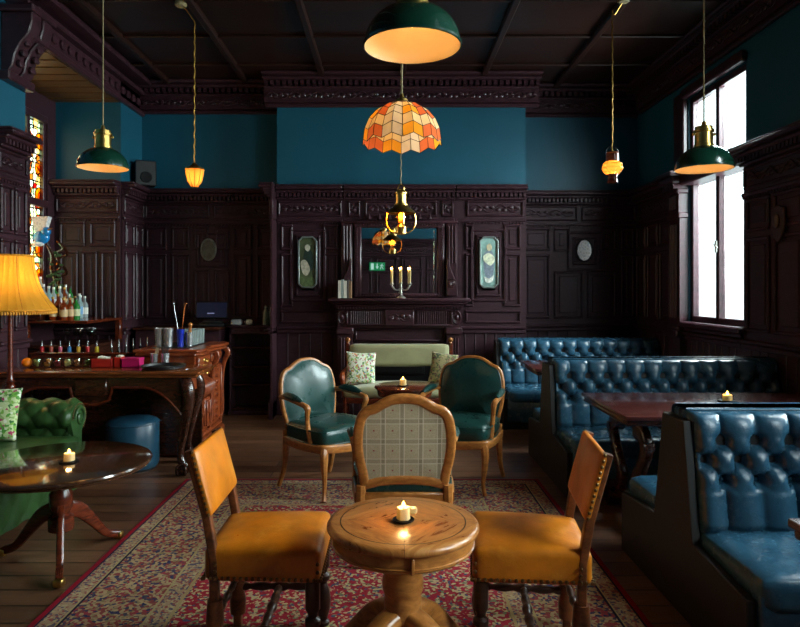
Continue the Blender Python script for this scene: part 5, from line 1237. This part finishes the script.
root = thing('steel_tumbler', 'steel cup topped with a wooden muddler on the sideboard', 'cup', (-1.878, 5.985, SZ))
m = BM(); lathe(m, [(0, 0), (.026, 0), (.032, .13), (.029, .13), (.024, .006), (0, .006)], seg=20); obj('cup', m, M['steel'], root)
m = BM(); tube(m, [V(0, 0, .02), V(.01, 0, .2)], [.012, .016], 8); ball(m, (.01, 0, .2), .022, 10, 8); obj('muddler', m, M['beech'], root)
for i in range(10):
    tumbler('tumbler', 'clear tumbler on the bar mat, %s row, %s from the front' % (['left', 'right'][i % 2], ORD[i//2]), (-1.99+.085*(i % 2), 6.1+.088*(i//2), SZ), .036, .14, M.setdefault('frost', plain('greenish_glass', '#a8b4b0', .1, .05, 5, trans=.6, ior=1.25)), 'tumblers on the sideboard')
# ================================================================= LAMPS
def cord(bm, x, y, z0, z1, r=.004, twist=False):
    if twist:
        n = int((z1-z0)/.03); pts = [V(x+.004*math.cos(i*1.9), y+.004*math.sin(i*1.9), z0+(z1-z0)*i/n) for i in range(n+1)]; tube(bm, pts, r, 5)
    else: tube(bm, [V(x, y, z0), V(x, y, z1)], r, 6)
def dome(label, loc, D, k=1.0, watts=1.0, tilt=0):
    """enamelled dome pendant; loc = centre of the rim"""
    root = thing('pendant_lamp', label, 'lamp', loc, 0, 'dark green dome pendant lamps')
    R = D/2; H = R*.82; P = []
    for i in range(13): a = PI/2*i/12*.93; P.append((R*math.cos(a), H*math.sin(a)))
    m = BM(); lathe(m, [(R*1.0, -.012), (R*1.03, -.01), (R*1.03, .0)] + P, seg=56); obj('shade', m, M['greenpaint'], root)
    m = BM(); lathe(m, [(R*.999, -.011)] + [(r*.975, z*.965) for r, z in P] + [(0, H*.96)], seg=56); obj('shade_lining', m, M['inner'], root)
    zt = H*.99; q = R*.34
    m = BM(); lathe(m, [(0, zt-.03), (q, zt-.03), (q, zt+.01), (q*.93, zt+.015), (q*.93, zt+.095), (q*1.08, zt+.1), (q*1.08, zt+.115), (q*.9, zt+.12), (q*.9, zt+.14), (q*.3, zt+.15), (q*.2, zt+.18), (0, zt+.18)], seg=28)
    for a in (0, PI): ball(m, (q*1.15*math.cos(a), q*1.15*math.sin(a), zt+.085), .012, 8, 6)
    obj('brass_neck', m, M['brass'], root)
    m = BM(); cord(m, 0, 0, zt+.17, ZC-loc[2]-.05, .006); obj('suspension_rod', m, M['linen'], root)
    m = BM(); lathe(m, [(0, .0), (.045, 0), (.05, -.03), (.02, -.045), (0, -.045)], (0, 0, ZC-loc[2]-.03), 18); obj('ceiling_rose', m, M['brass'], root)
    m = BM(); lathe(m, [(0, 0), (.014, .008), (.022, .03), (.014, .055), (.01, .06), (0, .06)], (0, 0, H*.42), 14); obj('bulb', m, M['bulb'], root)
    m = BM(); lathe(m, [(0, 0), (.018, 0), (.018, .1), (0, .1)], (0, 0, H*.42+.058), 12); obj('lamp_holder', m, M['brass'], root)
    glow('bulb_glow', (0, 0, H*.36), watts, (1, .66, .34), .02, root)
dome('largest looking green dome pendant at the top centre, nearest the camera', (.093, 2.67, 2.525), .40)
dome('green dome pendant with a brass neck hanging on the left before the bar', (-2.39, 5.33, 2.525), .40)
dome('green dome pendant with a brass neck hanging on the right by the window', (2.325, 4.74, 2.405), .40)
# ---- tiffany-style shell dome
root = thing('shell_pendant_lamp', 'scalloped shell pendant lamp with orange and cream leaded panes in the centre', 'lamp', (.068, 3.65, 2.335))
NC, NR, R = 24, 5, .226; grid = []
for i in range(NC):
    a = 2*PI*i/NC; col_ = []
    for j in range(NR+1):
        t = j/NR; zz = .006+.27*math.cos(PI/2*(1-t)*.97+.04) if False else 0
        ph = PI/2*(1-t)+PI/2*t*.06; ph = PI/2*(t*1.0)
        r = R*math.sin(.16+(PI/2-.16)*t)*1.0; z = .235*math.cos(.16+(PI/2-.16)*t)
        z += (.012 if i % 2 else -.012)*min(1, t*1.5); col_.append(V(r*math.cos(a), r*math.sin(a), z))
    # hanging lower band
    grid.append(col_)
m = BM(); vs = [[m.verts.new(p) for p in c] for c in grid]; top = m.verts.new((0, 0, .236))
for i in range(NC):
    j2 = (i+1) % NC
    for j in range(NR):
        f = m.faces.new((vs[i][j], vs[j2][j], vs[j2][j+1], vs[i][j+1]))
        g = i//2
        if g % 3 == 0: f.material_index = 3 if j >= 2 else 0
        elif g % 3 == 1: f.material_index = 1 if j in (1, 2, 4) else 0
        else: f.material_index = (1 if j in (2, 4) else 0) if g % 2 else 2
        if g % 3 == 0 and j == 3: f.material_index = 0
    m.faces.new((vs[i][0], vs[j2][0], top))
M['shell4'] = m_cloth_shade('amber_shell', '#e0a030', .5)
edges = [(e.verts[0].co.copy(), e.verts[1].co.copy()) for e in m.edges]
obj('shade', m, [M['shell1'], M['shell2'], M['shell3'], M['shell4']], root, 0)
m = BM()
for a, c in edges: tube(m, [a, c], .0022, 4)
obj('lead_lines', m, M['iron'], root, 0)
m = BM(); lathe(m, [(0, .23), (.036, .232), (.034, .25), (.012, .262), (.008, .285), (0, .285)], seg=18); obj('cap', m, M['brass'], root)
m = BM(); cord(m, 0, 0, .28, ZC-2.335-.04, .005); obj('cord', m, M['linen'], root)
m = BM(); lathe(m, [(0, .0), (.045, 0), (.05, -.02), (.02, -.035), (0, -.035)], (0, 0, ZC-2.335-.03), 18); obj('ceiling_rose', m, M['brass'], root)
m = BM(); lathe(m, [(0, 0), (.016, .008), (.028, .035), (.018, .065), (.012, .08), (.012, .13), (0, .13)], (0, 0, .08), 14); obj('bulb', m, M['bulb'], root)
glow('bulb_glow', (0, -.0, .07), 3.2, (1, .62, .25), .03, root)
# ---- brass ship lantern
root = thing('brass_lantern', 'polished brass ship lantern with hoop guards hanging before the mirror', 'lantern', (.103, 6.0, 2.02))
m = BM(); lathe(m, [(.138, .2), (.132, .212), (.07, .262), (.066, .27), (.138, .195)], seg=36); obj('hood', m, plain('dull_brass', '#7a6238', .4, .3, 14, metal=1), root)
m = BM(); lathe(m, [(.0, .262), (.066, .262), (.062, .285), (.052, .29), (.052, .375), (.06, .38), (.06, .392), (.04, .41), (.02, .425), (0, .425)], seg=28); obj('chimney', m, M['brass'], root)
m = BM(); lathe(m, [(0, .0), (.04, .0), (.05, .01), (.052, .07), (.04, .08), (.025, .1), (.03, .11), (0, .112)], seg=28); obj('oil_font', m, M['brass'], root)
m = BM(); lathe(m, [(.03, .11), (.052, .15), (.052, .18), (.035, .215), (.03, .25)], seg=24); obj('glass_chimney', m, M['amberglass'], root)
m = BM(); lathe(m, [(0, 0), (.016, .012), (.026, .035), (.018, .06), (0, .07)], (0, 0, .135), 14); obj('bulb', m, M['bulb'], root)
for a in (.15, PI/2+.15, PI+.15, 1.5*PI+.15):
    m = BM(); tube(m, cr([(.128*math.cos(a), .128*math.sin(a), .2), (.14*math.cos(a), .14*math.sin(a), .13), (.115*math.cos(a), .115*math.sin(a), .05), (.05*math.cos(a), .05*math.sin(a), .01)], 6), .0065, 6); obj('hoop_guard', m, M['brass'], root)
m = BM(); tube(m, [V(.03*math.cos(PI*i/12), 0, .42+.05*math.sin(PI*i/12)) for i in range(13)], .005, 6); obj('bail_handle', m, M['brass'], root)
m = BM(); cord(m, 0, 0, .468, ZC-2.02-.04, .005, True); obj('chain', m, M['linen'], root)
m = BM(); lathe(m, [(0, .0), (.045, 0), (.05, -.02), (.02, -.035), (0, -.035)], (0, 0, ZC-2.02-.03), 18); obj('ceiling_rose', m, M['brass'], root)
glow('bulb_glow', (0, -.03, .17), 5, (1, .66, .3), .02, root)
# ---- glass lanterns
root = thing('glass_lantern', 'copper lantern with a bulging amber glass globe hanging on the right', 'lantern', (1.945, 5.6, 2.44))
m = BM(); lathe(m, [(0, .0), (.05, .0), (.046, .012), (.04, .05), (.05, .07), (.0, .07)], seg=24); obj('base', m, M['mahog'], root)
m = BM(); lathe(m, [(.05, .07), (.085, .11), (.088, .135), (.075, .165), (.052, .185)], seg=24); obj('glass_globe', m, M['amberfrost'], root)
m = BM()
for k in range(8): a = 2*PI*k/8; tube(m, [V(r*math.cos(a), r*math.sin(a), z) for r, z in ((.052, .07), (.087, .11), (.09, .135), (.077, .165), (.054, .185))], .003, 5)
for r, z in ((.07, .09), (.091, .123), (.08, .16)): tube(m, [V(r*math.cos(2*PI*i/24), r*math.sin(2*PI*i/24), z) for i in range(24)], .003, 5, True)
obj('wire_guard', m, M['brass'], root)
m = BM(); lathe(m, [(0, .185), (.054, .185), (.052, .25), (.058, .255), (.05, .265), (0, .265)], seg=24); obj('cap', m, M['carvedm'], root)
m = BM(); tube(m, [V(.05*math.cos(PI*i/12), 0, .255+.06*math.sin(PI*i/12)**.6) for i in range(13)], .004, 6); obj('bail_handle', m, M['iron'], root)
m = BM(); ball(m, (0, 0, .125), .022, 12, 8); obj('bulb', m, M['bulb'], root)
m = BM(); cord(m, 0, 0, .265, ZC-2.44-.2, .007, True); tube(m, cr([(0, 0, ZC-2.44-.2), (-.0, .0, ZC-2.44-.1), (.02, -.0, ZC-2.44-.14), (.07, -.08, ZC-2.44-.05)], 5), .005, 5); obj('chain', m, M['gold'], root)
m = BM(); lathe(m, [(0, .0), (.05, 0), (.052, -.03), (.04, -.04), (0, -.04)], (.07, -.08, ZC-2.44-.03), 18); obj('ceiling_rose', m, M['linen'], root)
glow('bulb_glow', (0, 0, .125), 1.6, (1, .6, .25), .03, root)
root = thing('cut_glass_lantern', 'small bell-shaped amber glass lantern hanging on the left by the bar', 'lantern', (-1.71, 5.6, 2.40))
m = BM(); lathe(m, [(0, 0), (.03, .004), (.062, .05), (.076, .11), (.08, .15)], seg=24); obj('glass_bell', m, M['amberfrost'], root)
m = BM()
for k in range(10): a = 2*PI*k/10; tube(m, [V(r*math.cos(a), r*math.sin(a), z) for r, z in ((.01, .0), (.032, .004), (.064, .05), (.078, .11), (.082, .15))], .003, 5)
obj('glass_ribs', m, M['gold'], root)
m = BM(); lathe(m, [(0, .15), (.085, .15), (.08, .165), (.03, .19), (.015, .21), (0, .21)], seg=24); obj('cap', m, M['brass'], root)
m = BM(); ball(m, (0, 0, .085), .022, 12, 8); obj('bulb', m, M['bulb'], root)
m = BM(); cord(m, 0, 0, .205, ZC-2.4-.2, .006, True); tube(m, [V(0, 0, ZC-2.4-.2), V(-.11, -.0, ZC-2.4-.05)], .005, 5); obj('chain', m, M['gold'], root)
m = BM(); lathe(m, [(0, .0), (.05, 0), (.052, -.03), (.04, -.04), (0, -.04)], (-.12, 0, ZC-2.4-.03), 18); obj('ceiling_rose', m, M['linen'], root)
glow('bulb_glow', (0, 0, .085), 1.4, (1, .6, .25), .03, root)
# ---- floor lamp
root = thing('floor_lamp', 'mustard fringed standard lamp with a turned wooden pole behind the green sofa', 'lamp', (-2.935, 4.945, 0))
m = BM(); lathe(m, [(0, 0), (.115, 0), (.118, .02), (.09, .035), (.04, .05), (.025, .08), (.022, .1), (0, .1)], seg=28); obj('base', m, M['mahog'], root)
m = BM(); lathe(m, [(0, .1), (.022, .1), (.03, .3), (.022, .5), (.026, .72), (.036, .735), (.036, .76), (.026, .775), (.034, .79), (.024, .81), (.02, .85), (.017, 1.3), (.014, 1.5), (0, 1.5)], seg=20); obj('pole', m, M['mahog'], root)
prof = [(.325, 1.345), (.32, 1.36), (.283, 1.41), (.24, 1.47), (.205, 1.55), (.18, 1.64), (.168, 1.72), (.165, 1.765)]
m = BM(); lathe(m, prof, (0, 0, 0), 64, None, lambda a, z: 1+.012*(1 if round(a*64/(2*PI)) % 2 else -1)-.03*abs(math.sin(a*4))); obj('shade', m, M['shade'], root, 25)
m = BM()
for k in range(8): a = 2*PI*k/8; tube(m, [V(r*.985*math.cos(a), r*.985*math.sin(a), z) for r, z in prof], .004, 5)
tube(m, [V(.165*math.cos(2*PI*i/48), .165*math.sin(2*PI*i/48), 1.765) for i in range(48)], .007, 6, True); tube(m, [V(.318*math.cos(2*PI*i/48), .318*math.sin(2*PI*i/48), 1.347) for i in range(48)], .008, 6, True); obj('shade_braid', m, M['fringe'], root)
m = BM()
for k in range(110): a = 2*PI*k/110; ball(m, (.318*math.cos(a), .318*math.sin(a), 1.326), .0095, 6, 4, (1, 1, 1.5))
f = obj('fringe', m, M['fringe'], root); f['kind'] = 'stuff'
m = BM(); lathe(m, [(0, 1.5), (.016, 1.505), (.032, 1.55), (.026, 1.6), (0, 1.62)], seg=14); obj('bulb', m, M['bulb'], root)
glow('bulb_glow', (0, 0, 1.56), 20, (1, .76, .36), .04, root)
